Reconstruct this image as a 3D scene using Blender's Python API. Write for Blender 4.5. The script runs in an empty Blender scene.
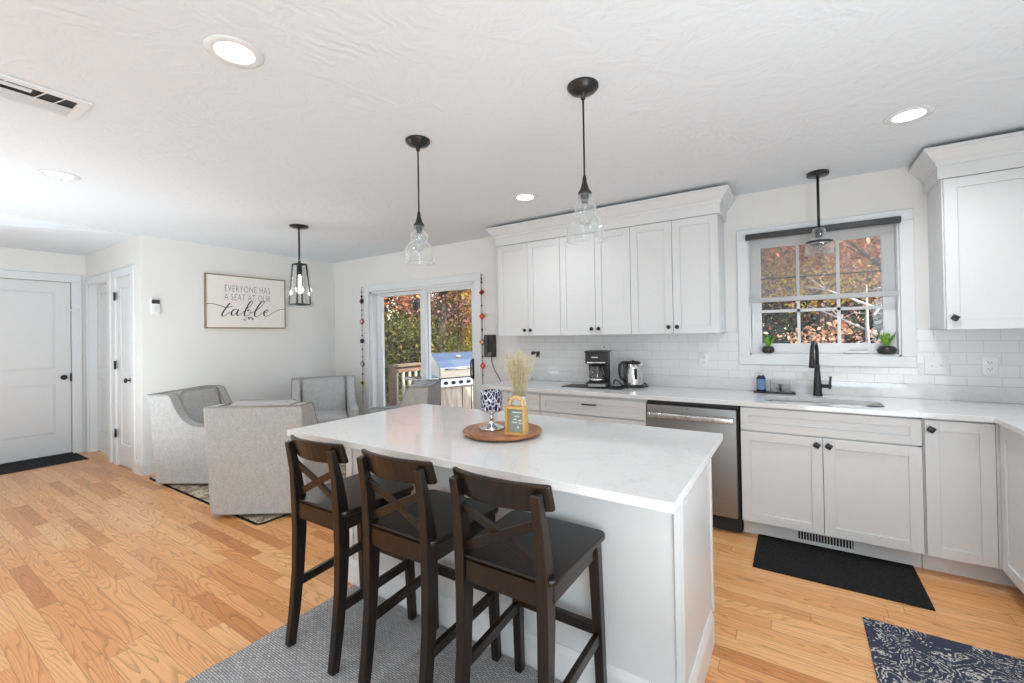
import bpy, bmesh, math, random
import numpy as np
from mathutils import Vector, Matrix
PI = math.pi
S = bpy.context.scene
COL = S.collection
random.seed(7)

# ------------------------------------------------------------------ camera
CAM_H = 1.385
def make_camera():
    yaw, pitch, roll, f, cy = 0.576787648, 0.00907287740, -0.016530541, 434.939, 330.95
    fw = Vector((-math.sin(yaw)*math.cos(pitch), math.cos(yaw)*math.cos(pitch), math.sin(pitch)))
    r = Vector((math.cos(yaw), math.sin(yaw), 0)); u = r.cross(fw)
    c, s = math.cos(roll), math.sin(roll)
    R, U = c*r + s*u, -s*r + c*u
    M = Matrix((R, U, -fw)).transposed().to_4x4(); M.translation = (0, 0, CAM_H)
    cd = bpy.data.cameras.new('camera'); cd.sensor_width = 36; cd.lens = 36*f/1024
    cd.shift_y = -(341.5-cy)/1024; cd.clip_start = 0.05; cd.clip_end = 200
    o = bpy.data.objects.new('camera', cd); COL.objects.link(o); o.matrix_world = M
    S.camera = o
make_camera()

# ------------------------------------------------------------------ light + exposure
S.view_settings.view_transform = 'Standard'; S.view_settings.look = 'None'
S.view_settings.gamma = 1; S.view_settings.use_curve_mapping = False
S.view_settings.exposure = 0.0
W_ = bpy.data.worlds.new('sky'); S.world = W_; W_.use_nodes = True
nt = W_.node_tree; nt.nodes.clear()
sk = nt.nodes.new('ShaderNodeTexSky'); sk.sky_type = 'NISHITA'; sk.sun_disc = False
sk.sun_elevation = math.radians(36); sk.sun_rotation = math.radians(110)
bg = nt.nodes.new('ShaderNodeBackground'); bg.inputs['Strength'].default_value = 0.7
wo = nt.nodes.new('ShaderNodeOutputWorld')
nt.links.new(sk.outputs[0], bg.inputs[0]); nt.links.new(bg.outputs[0], wo.inputs[0])
def light(name, typ, loc, energy, color=(1, 1, 1), aim=None, **kw):
    d = bpy.data.lights.new(name, typ); d.energy = energy; d.color = color
    for k, v in kw.items(): setattr(d, k, v)
    o = bpy.data.objects.new(name, d); COL.objects.link(o); o.location = loc
    if aim is not None: o.rotation_euler = Vector(aim).to_track_quat('-Z', 'Y').to_euler()
    return o
COOL = (0.775, 0.915, 1.0)
light('sun', 'SUN', (0, 0, 30), 6.2, (1.0, 0.95, 0.86), aim=(-0.74, 0.30, -0.60), angle=0.01)
# added fill lamps, unseen behind and to the right of the camera
light('rear_fill', 'AREA', (-2.6, -3.1, 1.45), 11, COOL, aim=(0, 1, 0.02), shape='RECTANGLE', size=5.4, size_y=1.9)
light('side_fill', 'AREA', (1.42, -1.7, 1.4), 100, COOL, aim=(-1, 0.12, 0.02), shape='RECTANGLE', size=2.4, size_y=1.6)
# added unseen fill lamps aimed up to brighten the ceiling
light('ceiling_fill', 'AREA', (-1.9, -1.9, 0.7), 18, COOL, aim=(-0.1, 0.1, 1), shape='DISK', size=2.6)
light('ceiling_fill_dining', 'AREA', (-4.75, 0.15, 0.5), 48, COOL, aim=(-0.15, 0.2, 1), shape='DISK', size=1.6)
light('ceiling_fill_kitchen', 'AREA', (0.60, 0.75, 0.6), 27, COOL, aim=(-0.1, 0.2, 1), shape='DISK', size=1.1)

# ------------------------------------------------------------------ helpers
class MB:
    """collects shapes into one mesh"""
    def __init__(s): s.bm = bmesh.new(); s.M = None
    def _v(s, co):
        v = Vector(co)
        if s.M is not None: v = s.M @ v
        return s.bm.verts.new(v)
    def mesh(s, vs, fs, mi=0, smooth=False):
        V = [s._v(v) for v in vs]
        for f in fs:
            try:
                F = s.bm.faces.new([V[i] for i in f]); F.material_index = mi; F.smooth = smooth
            except ValueError: pass
        return s
    def box(s, x0, x1, y0, y1, z0, z1, mi=0):
        x0, x1 = min(x0, x1), max(x0, x1); y0, y1 = min(y0, y1), max(y0, y1); z0, z1 = min(z0, z1), max(z0, z1)
        vs = [(x, y, z) for z in (z0, z1) for y in (y0, y1) for x in (x0, x1)]
        return s.mesh(vs, [(0,2,3,1),(4,5,7,6),(0,1,5,4),(2,6,7,3),(0,4,6,2),(1,3,7,5)], mi)
    def rbox(s, x0, x1, y0, y1, z0, z1, r, mi=0, seg=3):
        b = bmesh.new()
        vs = [b.verts.new((x, y, z)) for z in (z0, z1) for y in (y0, y1) for x in (x0, x1)]
        for f in [(0,2,3,1),(4,5,7,6),(0,1,5,4),(2,6,7,3),(0,4,6,2),(1,3,7,5)]: b.faces.new([vs[i] for i in f])
        bmesh.ops.bevel(b, geom=list(b.edges), offset=r, segments=seg, profile=0.5, affect='EDGES')
        return s.add_bm(b, mi, True)
    def add_bm(s, b, mi=0, smooth=False):
        b.verts.index_update()
        s.mesh([v.co.copy() for v in b.verts], [[v.index for v in f.verts] for f in b.faces], mi, smooth)
        b.free(); return s
    def prism(s, poly, axis, a, b, mi=0, smooth=False):
        """poly in the two other axes (in order), extruded along axis from a to b"""
        def P(u, v, t): return {'x': (t, u, v), 'y': (u, t, v), 'z': (u, v, t)}[axis]
        n = len(poly)
        vs = [P(u, v, a) for u, v in poly] + [P(u, v, b) for u, v in poly]
        fs = [tuple(range(n)), tuple(range(2*n-1, n-1, -1))] + [(i, n+i, n+(i+1) % n, (i+1) % n) for i in range(n)]
        return s.mesh(vs, fs, mi, smooth)
    def lathe(s, prof, c=(0, 0, 0), n=24, mi=0, smooth=True, axis='z', cap=True):
        vs, fs = [], []
        def P(r, a, h):
            u, v = r*math.cos(a), r*math.sin(a)
            d = {'z': (u, v, h), 'y': (u, h, v), 'x': (h, u, v)}[axis]
            return (c[0]+d[0], c[1]+d[1], c[2]+d[2])
        for r, h in prof:
            for k in range(n): vs.append(P(r, 2*PI*k/n, h))
        m = len(prof)
        for i in range(m-1):
            for k in range(n):
                fs.append((i*n+k, i*n+(k+1) % n, (i+1)*n+(k+1) % n, (i+1)*n+k))
        if cap:
            if prof[0][0] > 1e-6: fs.append(tuple(range(n))[::-1])
            if prof[-1][0] > 1e-6: fs.append(tuple(range((m-1)*n, m*n)))
        return s.mesh(vs, fs, mi, smooth)
    def cyl(s, c, r, z0, z1, n=20, mi=0, axis='z'):
        return s.lathe([(r, z0), (r, z1)], c, n, mi, True, axis)
    def ball(s, c, r, n=12, mi=0, sc=(1, 1, 1)):
        prof = [(max(1e-5, r*math.sin(PI*i/8)), -r*math.cos(PI*i/8)) for i in range(9)]
        vs, fs = [], []
        for rr, h in prof:
            for k in range(n): vs.append((c[0]+rr*math.cos(2*PI*k/n)*sc[0], c[1]+rr*math.sin(2*PI*k/n)*sc[1], c[2]+h*sc[2]))
        for i in range(8):
            for k in range(n): fs.append((i*n+k, i*n+(k+1) % n, (i+1)*n+(k+1) % n, (i+1)*n+k))
        return s.mesh(vs, fs, mi, True)
    def tube(s, pts, r, n=8, mi=0, close=False):
        """round tube along points; r a number or one per point"""
        pts = [Vector(p) for p in pts]; m = len(pts)
        rs = r if isinstance(r, (list, tuple)) else [r]*m
        vs, fs, up = [], [], None
        for i, p in enumerate(pts):
            if close: t = pts[(i+1) % m]-pts[i-1]
            else: t = pts[min(i+1, m-1)]-pts[max(i-1, 0)]
            t.normalize()
            if up is None: up = t.orthogonal().normalized()
            up = (up - t*up.dot(t))
            up = up.normalized() if up.length > 1e-6 else t.orthogonal().normalized()
            b = t.cross(up)
            for k in range(n):
                a = 2*PI*k/n; vs.append(p + rs[i]*(math.cos(a)*up+math.sin(a)*b))
        for i in range(m if close else m-1):
            j = (i+1) % m
            for k in range(n): fs.append((i*n+k, i*n+(k+1) % n, j*n+(k+1) % n, j*n+k))
        if not close: fs += [tuple(range(n))[::-1], tuple(range((m-1)*n, m*n))]
        return s.mesh(vs, fs, mi, True)
    def bar(s, pts, w, d, mi=0, updir=(1, 0, 0)):
        """rectangular section swept along pts; w along updir, d across; w/d numbers or lists"""
        pts = [Vector(p) for p in pts]; m = len(pts)
        ws = w if isinstance(w, (list, tuple)) else [w]*m
        ds = d if isinstance(d, (list, tuple)) else [d]*m
        U = Vector(updir); vs, fs = [], []
        for i, p in enumerate(pts):
            t = (pts[min(i+1, m-1)]-pts[max(i-1, 0)]).normalized()
            u = (U - t*U.dot(t)).normalized(); b = t.cross(u)
            for su, sb in ((-1, -1), (1, -1), (1, 1), (-1, 1)): vs.append(p+u*su*ws[i]/2+b*sb*ds[i]/2)
        for i in range(m-1):
            for k in range(4): fs.append((i*4+k, i*4+(k+1) % 4, i*4+4+(k+1) % 4, i*4+4+k))
        fs += [(3, 2, 1, 0), tuple(range(m*4-4, m*4))]
        return s.mesh(vs, fs, mi)
    def sweep(s, path, prof, z0=0, mi=0, side=1):
        """moulding: profile (out, z) swept along a 2D path with mitred corners"""
        P = [Vector(p) for p in path]; m = len(P); vs, fs = [], []
        nrm = []
        for i in range(m-1):
            d = (P[i+1]-P[i]).normalized(); nrm.append(Vector((d.y, -d.x))*side)
        for i in range(m):
            if i == 0: o = nrm[0]
            elif i == m-1: o = nrm[-1]
            else:
                o = nrm[i-1]+nrm[i]; o = o/ (1+nrm[i-1].dot(nrm[i]))
            for u, z in prof: vs.append((P[i].x+o.x*u, P[i].y+o.y*u, z0+z))
        k = len(prof)
        for i in range(m-1):
            for j in range(k): fs.append((i*k+j, i*k+(j+1) % k, i*k+k+(j+1) % k, i*k+k+j))
        fs += [tuple(range(k))[::-1], tuple(range((m-1)*k, m*k))]
        return s.mesh(vs, fs, mi)
    def build(s, name, m, parent=None, bevel=0, seg=2, world=True, smooth=None, loc=None):
        bmesh.ops.recalc_face_normals(s.bm, faces=s.bm.faces)
        me = bpy.data.meshes.new(name); 
        o = bpy.data.objects.new(name, me)
        if parent is not None and world:
            s.bm.transform(Matrix.Translation(-OFF.get(parent.name, Vector())))
            OFF[o.name] = OFF.get(parent.name, Vector())
        if parent is None and loc is not None:
            s.bm.transform(Matrix.Translation(-Vector(loc))); o.location = loc; OFF[o.name] = Vector(loc)
        s.bm.to_mesh(me); s.bm.free()
        for mm in (m if isinstance(m, (list, tuple)) else [m]): me.materials.append(mm)
        COL.objects.link(o)
        if parent is not None: o.parent = parent
        if smooth: 
            for p in me.polygons: p.use_smooth = True
        if bevel:
            b = o.modifiers.new('bevel', 'BEVEL'); b.width = bevel; b.segments = seg; b.limit_method = 'ANGLE'; b.angle_limit = math.radians(40)
            b.harden_normals = False
        return o
OFF = {}
def thing(name, label, cat, loc=(0, 0, 0), rz=0, group=None):
    o = bpy.data.objects.new(name, None); COL.objects.link(o); o.empty_display_size = 0.1
    o.location = loc; o.rotation_euler = (0, 0, rz); OFF[o.name] = Vector(loc)
    return tag(o, label, cat, group)
def tag(o, label, cat, group=None):
    o['label'] = label; o['category'] = cat
    if group: o['group'] = group
    return o
def struct(o): o['kind'] = 'structure'; return o
def copy_tree(o, parent=None):
    c = o.copy(); COL.objects.link(c)
    if parent is not None: c.parent = parent
    for ch in list(o.children): copy_tree(ch, c)
    return c

# ------------------------------------------------------------------ materials
def N(nt, typ, **kw):
    n = nt.nodes.new(typ)
    for k, v in kw.items():
        if k.startswith('_'): setattr(n, k[1:], v)
        else: n.inputs[k.replace('__', ' ')].default_value = v
    return n
def srgb(r, g, b):
    f = lambda c: (c/255/12.92 if c/255 <= 0.04045 else ((c/255+0.055)/1.055)**2.4)
    return (f(r), f(g), f(b), 1)
def base(name, col, rough=0.5, metal=0, spec=0.5):
    m = bpy.data.materials.new(name); m.use_nodes = True
    b = m.node_tree.nodes['Principled BSDF']
    b.inputs['Base Color'].default_value = col; b.inputs['Roughness'].default_value = rough
    b.inputs['Metallic'].default_value = metal; b.inputs['Specular IOR Level'].default_value = spec
    return m, m.node_tree, b
def noise_mat(name, c1, c2, scale=8, rough=0.5, metal=0, bump=0, bscale=None, stretch=(1, 1, 1), detail=4, spec=0.5, lo=0.3, hi=0.7):
    m, t, b = base(name, c1, rough, metal, spec); L = t.links.new
    tc = N(t, 'ShaderNodeTexCoord'); mp = N(t, 'ShaderNodeMapping'); mp.inputs['Scale'].default_value = stretch
    n = N(t, 'ShaderNodeTexNoise', Scale=scale, Detail=detail)
    r = N(t, 'ShaderNodeValToRGB'); r.color_ramp.elements[0].color = c1; r.color_ramp.elements[1].color = c2
    r.color_ramp.elements[0].position = lo; r.color_ramp.elements[1].position = hi
    L(tc.outputs['Object'], mp.inputs[0]); L(mp.outputs[0], n.inputs['Vector']); L(n.outputs['Fac'], r.inputs[0]); L(r.outputs[0], b.inputs['Base Color'])
    if bump:
        n2 = N(t, 'ShaderNodeTexNoise', Scale=bscale or scale, Detail=6); L(mp.outputs[0], n2.inputs['Vector'])
        bp = N(t, 'ShaderNodeBump', Strength=bump, Distance=0.01); L(n2.outputs['Fac'], bp.inputs['Height']); L(bp.outputs[0], b.inputs['Normal'])
    return m
def plain(name, col, rough=0.5, metal=0, spec=0.5, var=0.04, scale=20):
    c2 = tuple(min(1, c*(1-var)) for c in col[:3])+(1,)
    return noise_mat(name, col, c2, scale, rough, metal, spec=spec)
def glass_mat(name, tint=(1, 1, 1, 1), refl=0.12, facing=0.5, rim_highlight=0.0):
    m = bpy.data.materials.new(name); m.use_nodes = True; t = m.node_tree; t.nodes.clear(); L = t.links.new
    o = N(t, 'ShaderNodeOutputMaterial'); tr = N(t, 'ShaderNodeBsdfTransparent', Color=tint); gl = N(t, 'ShaderNodeBsdfGlossy', Roughness=0.03)
    lw = N(t, 'ShaderNodeLayerWeight', Blend=facing); mx = N(t, 'ShaderNodeMixShader')
    mth = N(t, 'ShaderNodeMath', _operation='MULTIPLY_ADD'); mth.inputs[1].default_value = 1-refl; mth.inputs[2].default_value = refl*0.4
    pw = N(t, 'ShaderNodeMath', _operation='POWER'); pw.inputs[1].default_value = 2.0
    L(lw.outputs['Facing'], pw.inputs[0]); L(pw.outputs[0], mth.inputs[0]); L(mth.outputs[0], mx.inputs[0]); L(tr.outputs[0], mx.inputs[1]); L(mx.outputs[0], o.inputs[0])
    if rim_highlight:   # white mixed in where seen edge-on, standing in for bright rim highlights
        df = N(t, 'ShaderNodeBsdfDiffuse', Color=(0.9, 0.9, 0.9, 1)); tl = N(t, 'ShaderNodeBsdfTranslucent', Color=(0.9, 0.9, 0.9, 1)); m1 = N(t, 'ShaderNodeMixShader'); m2 = N(t, 'ShaderNodeMixShader')
        m1.inputs[0].default_value = 0.5; m2.inputs[0].default_value = rim_highlight; L(df.outputs[0], m1.inputs[1]); L(tl.outputs[0], m1.inputs[2]); L(gl.outputs[0], m2.inputs[1]); L(m1.outputs[0], m2.inputs[2]); L(m2.outputs[0], mx.inputs[2])
    else: L(gl.outputs[0], mx.inputs[2])
    return m
def emit_mat(name, col, st):
    m = bpy.data.materials.new(name); m.use_nodes = True; t = m.node_tree; t.nodes.clear()
    o = N(t, 'ShaderNodeOutputMaterial'); e = N(t, 'ShaderNodeEmission', Color=col, Strength=st); t.links.new(e.outputs[0], o.inputs[0]); return m

WHITE = plain('cabinet_white_paint', (0.74, 0.745, 0.75, 1), 0.38, var=0.015)
TRIM = plain('trim_white_paint', (0.80, 0.81, 0.82, 1), 0.35, var=0.015)
DOORW = plain('door_white_paint', (0.78, 0.78, 0.785, 1), 0.4, var=0.015)
WALL = noise_mat('warm_grey_wall_paint', (0.835, 0.822, 0.80, 1), (0.82, 0.807, 0.785, 1), 3, 0.85, bump=0.03, bscale=160)
WALLHALL = WALL
BLACK = plain('black_metal', (0.012, 0.012, 0.013, 1), 0.35)
BLACKP = plain('black_plastic', (0.018, 0.018, 0.019, 1), 0.4)
DARKGAP = plain('dark_recess', (0.02, 0.02, 0.02, 1), 0.8)
CHROME = plain('polished_chrome', (0.75, 0.75, 0.75, 1), 0.12, 1)
GLASS = glass_mat('clear_window_glass', refl=0.05, facing=0.25)
PGLASS = glass_mat('pendant_glass', tint=(0.97, 0.98, 0.98, 1), refl=0.16, facing=0.55, rim_highlight=0.65)
GLOW = emit_mat('lamp_glow', (1, 0.98, 0.95, 1), 9)

def ceiling_mat():
    m, t, b = base('textured_white_ceiling', (0.79, 0.82, 0.85, 1), 0.9); L = t.links.new
    tc = N(t, 'ShaderNodeTexCoord')
    n1 = N(t, 'ShaderNodeTexNoise', Scale=5, Detail=6, Roughness=0.6, Distortion=1.6); n2 = N(t, 'ShaderNodeTexNoise', Scale=1.6, Detail=2)
    w = N(t, 'ShaderNodeTexWave', Scale=6, Distortion=14, Detail=3); 
    for n in (n1, n2, w): L(tc.outputs['Object'], n.inputs['Vector'])
    r2 = N(t, 'ShaderNodeValToRGB'); r2.color_ramp.elements[0].position = 0.46; r2.color_ramp.elements[1].position = 0.68
    L(n2.outputs['Fac'], r2.inputs[0])
    mu = N(t, 'ShaderNodeMath', _operation='MULTIPLY'); L(w.outputs['Fac'], mu.inputs[0]); L(r2.outputs[0], mu.inputs[1])
    ad = N(t, 'ShaderNodeMath', _operation='MULTIPLY_ADD'); ad.inputs[1].default_value = 0.22; L(mu.outputs[0], ad.inputs[0]); L(n1.outputs['Fac'], ad.inputs[2])
    bp = N(t, 'ShaderNodeBump', Strength=0.5, Distance=0.014); L(ad.outputs[0], bp.inputs['Height']); L(bp.outputs[0], b.inputs['Normal'])
    return m
CEIL = ceiling_mat()

def floor_mat():
    m, t, b = base('oak_strip_floor', (0.6, 0.38, 0.2, 1), 0.3); L = t.links.new
    tc = N(t, 'ShaderNodeTexCoord'); sp = N(t, 'ShaderNodeSeparateXYZ'); L(tc.outputs['Object'], sp.inputs[0])
    def M(op, a, bb=None, c=None):
        n = N(t, 'ShaderNodeMath', _operation=op)
        for i, v in enumerate((a, bb, c)):
            if v is None: continue
            if isinstance(v, (int, float)): n.inputs[i].default_value = v
            else: L(v, n.inputs[i])
        return n.outputs[0]
    Wd, Ln = 0.078, 0.95
    row = M('FLOOR', M('DIVIDE', sp.outputs['Y'], Wd)); fy = M('FRACT', M('DIVIDE', sp.outputs['Y'], Wd))
    wn = N(t, 'ShaderNodeTexWhiteNoise', _noise_dimensions='1D'); L(row, wn.inputs['W'])
    wn2 = N(t, 'ShaderNodeTexWhiteNoise', _noise_dimensions='1D'); L(M('ADD', row, 31.7), wn2.inputs['W'])
    ln = M('MULTIPLY_ADD', wn2.outputs['Value'], 0.7, 0.62)
    xx = M('DIVIDE', M('ADD', sp.outputs['X'], M('MULTIPLY', wn.outputs['Value'], 7.0)), ln)
    col = M('FLOOR', xx); fx = M('FRACT', xx)
    cb = N(t, 'ShaderNodeCombineXYZ'); L(row, cb.inputs[0]); L(col, cb.inputs[1])
    pid = N(t, 'ShaderNodeTexWhiteNoise', _noise_dimensions='2D'); L(cb.outputs[0], pid.inputs['Vector'])
    ramp = N(t, 'ShaderNodeValToRGB'); e = ramp.color_ramp.elements
    e[0].position = 0; e[0].color = srgb(206, 136, 78); e[1].position = 1; e[1].color = srgb(248, 192, 134)
    for p, c in ((0.10, srgb(226, 158, 98)), (0.3, srgb(236, 170, 110)), (0.7, srgb(242, 180, 120))):
        x = e.new(p); x.color = c
    L(pid.outputs['Value'], ramp.inputs[0])
    # grain: rings stretched along the board, shifted per board
    sh = N(t, 'ShaderNodeCombineXYZ'); L(M('MULTIPLY', pid.outputs['Value'], 37.0), sh.inputs[0]); L(M('MULTIPLY', pid.outputs['Value'], 91.0), sh.inputs[2])
    va = N(t, 'ShaderNodeVectorMath', _operation='ADD'); L(tc.outputs['Object'], va.inputs[0]); L(sh.outputs[0], va.inputs[1])
    mp = N(t, 'ShaderNodeMapping'); mp.inputs['Scale'].default_value = (0.9, 8.0, 1); L(va.outputs[0], mp.inputs[0])
    nz = N(t, 'ShaderNodeTexNoise', Scale=1.0, Detail=1.5, Roughness=0.4); L(mp.outputs[0], nz.inputs['Vector'])
    rings = M('FRACT', M('MULTIPLY', nz.outputs['Fac'], 24.0))
    rr = N(t, 'ShaderNodeValToRGB'); q = rr.color_ramp.elements
    q[0].position = 0.0; q[0].color = (0.62, 0.52, 0.43, 1); q[1].position = 0.38; q[1].color = (1, 1, 1, 1)
    L(rings, rr.inputs[0])
    mp2 = N(t, 'ShaderNodeMapping'); mp2.inputs['Scale'].default_value = (6, 160, 1); L(va.outputs[0], mp2.inputs[0])
    nf = N(t, 'ShaderNodeTexNoise', Scale=1.0, Detail=3); L(mp2.outputs[0], nf.inputs['Vector'])
    fr = N(t, 'ShaderNodeMapRange'); fr.inputs['From Min'].default_value = 0.3; fr.inputs['From Max'].default_value = 0.7; fr.inputs['To Min'].default_value = 0.86; fr.inputs['To Max'].default_value = 1.05
    L(nf.outputs['Fac'], fr.inputs['Value'])
    m1 = N(t, 'ShaderNodeMix', _data_type='RGBA', _blend_type='MULTIPLY'); m1.inputs[0].default_value = 0.8; L(ramp.outputs[0], m1.inputs[6]); L(rr.outputs[0], m1.inputs[7])
    m2 = N(t, 'ShaderNodeMix', _data_type='RGBA', _blend_type='MULTIPLY'); m2.inputs[0].default_value = 0.8; L(m1.outputs[2], m2.inputs[6]); L(fr.outputs[0], m2.inputs[7])
    # seams
    ey = M('MINIMUM', fy, M('SUBTRACT', 1.0, fy)); ex = M('MULTIPLY', M('MINIMUM', fx, M('SUBTRACT', 1.0, fx)), 9.0)
    ed = M('LESS_THAN', M('MINIMUM', ey, ex), 0.018)
    m3 = N(t, 'ShaderNodeMix', _data_type='RGBA', _blend_type='MIX'); m3.inputs[7].default_value = srgb(150, 98, 60); L(M('MULTIPLY', ed, 0.6), m3.inputs[0]); L(m2.outputs[2], m3.inputs[6])
    L(m3.outputs[2], b.inputs['Base Color'])
    bp = N(t, 'ShaderNodeBump', Strength=0.12, Distance=0.003, _invert=True); L(ed, bp.inputs['Height']); L(bp.outputs[0], b.inputs['Normal'])
    b.inputs['Roughness'].default_value = 0.28
    return m
FLOOR = floor_mat()

def quartz_mat():
    m, t, b = base('white_quartz', (0.82, 0.82, 0.82, 1), 0.07); L = t.links.new
    tc = N(t, 'ShaderNodeTexCoord')
    n = N(t, 'ShaderNodeTexNoise', Scale=2.6, Detail=8, Roughness=0.65, Distortion=1.5); L(tc.outputs['Object'], n.inputs['Vector'])
    r = N(t, 'ShaderNodeValToRGB'); e = r.color_ramp.elements
    e[0].position = 0.485; e[0].color = (0.765, 0.765, 0.765, 1); e[1].position = 0.515; e[1].color = (0.765, 0.765, 0.765, 1)
    x = e.new(0.5); x.color = (0.69, 0.69, 0.69, 1)
    L(n.outputs['Fac'], r.inputs[0])
    v = N(t, 'ShaderNodeTexVoronoi', Scale=26); L(tc.outputs['Object'], v.inputs['Vector'])
    n2 = N(t, 'ShaderNodeTexNoise', Scale=9, Detail=2); L(tc.outputs['Object'], n2.inputs['Vector'])
    l1 = N(t, 'ShaderNodeMath', _operation='LESS_THAN'); l1.inputs[1].default_value = 0.09; L(v.outputs['Distance'], l1.inputs[0])
    g1 = N(t, 'ShaderNodeMath', _operation='GREATER_THAN'); g1.inputs[1].default_value = 0.58; L(n2.outputs['Fac'], g1.inputs[0])
    mu = N(t, 'ShaderNodeMath', _operation='MULTIPLY'); L(l1.outputs[0], mu.inputs[0]); L(g1.outputs[0], mu.inputs[1])
    mx = N(t, 'ShaderNodeMix', _data_type='RGBA'); mx.inputs[7].default_value = (0.58, 0.58, 0.58, 1); L(mu.outputs[0], mx.inputs[0]); L(r.outputs[0], mx.inputs[6])
    L(mx.outputs[2], b.inputs['Base Color']); return m
QUARTZ = quartz_mat()

def tile_mat():
    m, t, b = base('white_subway_tile', (0.84, 0.84, 0.84, 1), 0.12); L = t.links.new
    tc = N(t, 'ShaderNodeTexCoord'); mp = N(t, 'ShaderNodeMapping'); mp.inputs['Rotation'].default_value = (PI/2, 0, 0)
    sp = N(t, 'ShaderNodeSeparateXYZ'); cb = N(t, 'ShaderNodeCombineXYZ')
    L(tc.outputs['Object'], sp.inputs[0]); L(sp.outputs['X'], cb.inputs[0]); L(sp.outputs['Z'], cb.inputs[1])
    br = N(t, 'ShaderNodeTexBrick', Scale=1.0); br.offset = 0.5
    br.inputs['Brick Width'].default_value = 0.153; br.inputs['Row Height'].default_value = 0.0765; br.inputs['Mortar Size'].default_value = 0.0022; br.inputs['Mortar Smooth'].default_value = 0.3
    br.inputs['Color1'].default_value = (0.82, 0.815, 0.81, 1); br.inputs['Color2'].default_value = (0.785, 0.78, 0.775, 1); br.inputs['Mortar'].default_value = (0.66, 0.66, 0.66, 1)
    L(cb.outputs[0], br.inputs['Vector']); L(br.outputs['Color'], b.inputs['Base Color'])
    nz = N(t, 'ShaderNodeTexNoise', Scale=14, Detail=1); L(tc.outputs['Object'], nz.inputs['Vector'])
    ad = N(t, 'ShaderNodeMath', _operation='MULTIPLY_ADD'); ad.inputs[1].default_value = -1.0; L(br.outputs['Fac'], ad.inputs[0])
    s2 = N(t, 'ShaderNodeMath', _operation='MULTIPLY'); s2.inputs[1].default_value = 0.5; L(nz.outputs['Fac'], s2.inputs[0]); L(s2.outputs[0], ad.inputs[2])
    bp = N(t, 'ShaderNodeBump', Strength=0.35, Distance=0.004); L(ad.outputs[0], bp.inputs['Height']); L(bp.outputs[0], b.inputs['Normal'])
    return m
TILE = tile_mat()
def wood_mat(name, c1, c2, rough=0.35, axis=2, scale=3):
    st = [14, 14, 14]; st[axis] = 1.2
    return noise_mat(name, c1, c2, scale, rough, stretch=tuple(st), detail=5, lo=0.25, hi=0.75)
ESPRESSO = wood_mat('espresso_stained_wood', srgb(15, 10, 7), srgb(36, 24, 17), 0.3)
ESPRESSO_SEAT = wood_mat('espresso_seat_wood', srgb(16, 12, 10), srgb(32, 23, 19), 0.28, axis=0)
def steel_mat(name='brushed_steel', axis=0, rough=0.28, val=0.34):
    st = [120, 120, 120]; st[axis] = 1.0
    m, t, b = base(name, (val, val, val, 1), rough, 1); L = t.links.new
    tc = N(t, 'ShaderNodeTexCoord'); mp = N(t, 'ShaderNodeMapping'); mp.inputs['Scale'].default_value = st; n = N(t, 'ShaderNodeTexNoise', Scale=1, Detail=2)
    L(tc.outputs['Object'], mp.inputs[0]); L(mp.outputs[0], n.inputs['Vector'])
    mr = N(t, 'ShaderNodeMapRange'); mr.inputs['To Min'].default_value = rough-0.06; mr.inputs['To Max'].default_value = rough+0.1; L(n.outputs['Fac'], mr.inputs['Value']); L(mr.outputs[0], b.inputs['Roughness'])
    return m
STEEL = steel_mat(); STEELV = steel_mat('brushed_steel_upright', 2, 0.25, 0.68)
def fabric_mat(name, c1, c2, scale=220):
    m, t, b = base(name, c1, 0.95, spec=0.1); L = t.links.new
    tc = N(t, 'ShaderNodeTexCoord'); mp = N(t, 'ShaderNodeMapping'); mp.inputs['Scale'].default_value = (1, 1, 0.35); n = N(t, 'ShaderNodeTexNoise', Scale=scale, Detail=3)
    n0 = N(t, 'ShaderNodeTexNoise', Scale=40, Detail=2)
    L(tc.outputs['Object'], mp.inputs[0]); L(mp.outputs[0], n.inputs['Vector']); L(mp.outputs[0], n0.inputs['Vector'])
    ad = N(t, 'ShaderNodeMath', _operation='MULTIPLY_ADD'); ad.inputs[1].default_value = 0.35; L(n0.outputs['Fac'], ad.inputs[0]); L(n.outputs['Fac'], ad.inputs[2])
    r = N(t, 'ShaderNodeValToRGB'); r.color_ramp.elements[0].color = c2; r.color_ramp.elements[1].color = c1; r.color_ramp.elements[0].position = 0.5; r.color_ramp.elements[1].position = 0.85
    L(ad.outputs[0], r.inputs[0]); L(r.outputs[0], b.inputs['Base Color'])
    bp = N(t, 'ShaderNodeBump', Strength=0.25, Distance=0.003); L(n.outputs['Fac'], bp.inputs['Height']); L(bp.outputs[0], b.inputs['Normal'])
    return m
FABRIC = fabric_mat('pale_grey_upholstery', (0.56, 0.555, 0.54, 1), (0.41, 0.405, 0.395, 1))
PIPING = plain('grey_piping', (0.34, 0.33, 0.31, 1), 0.9)
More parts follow.
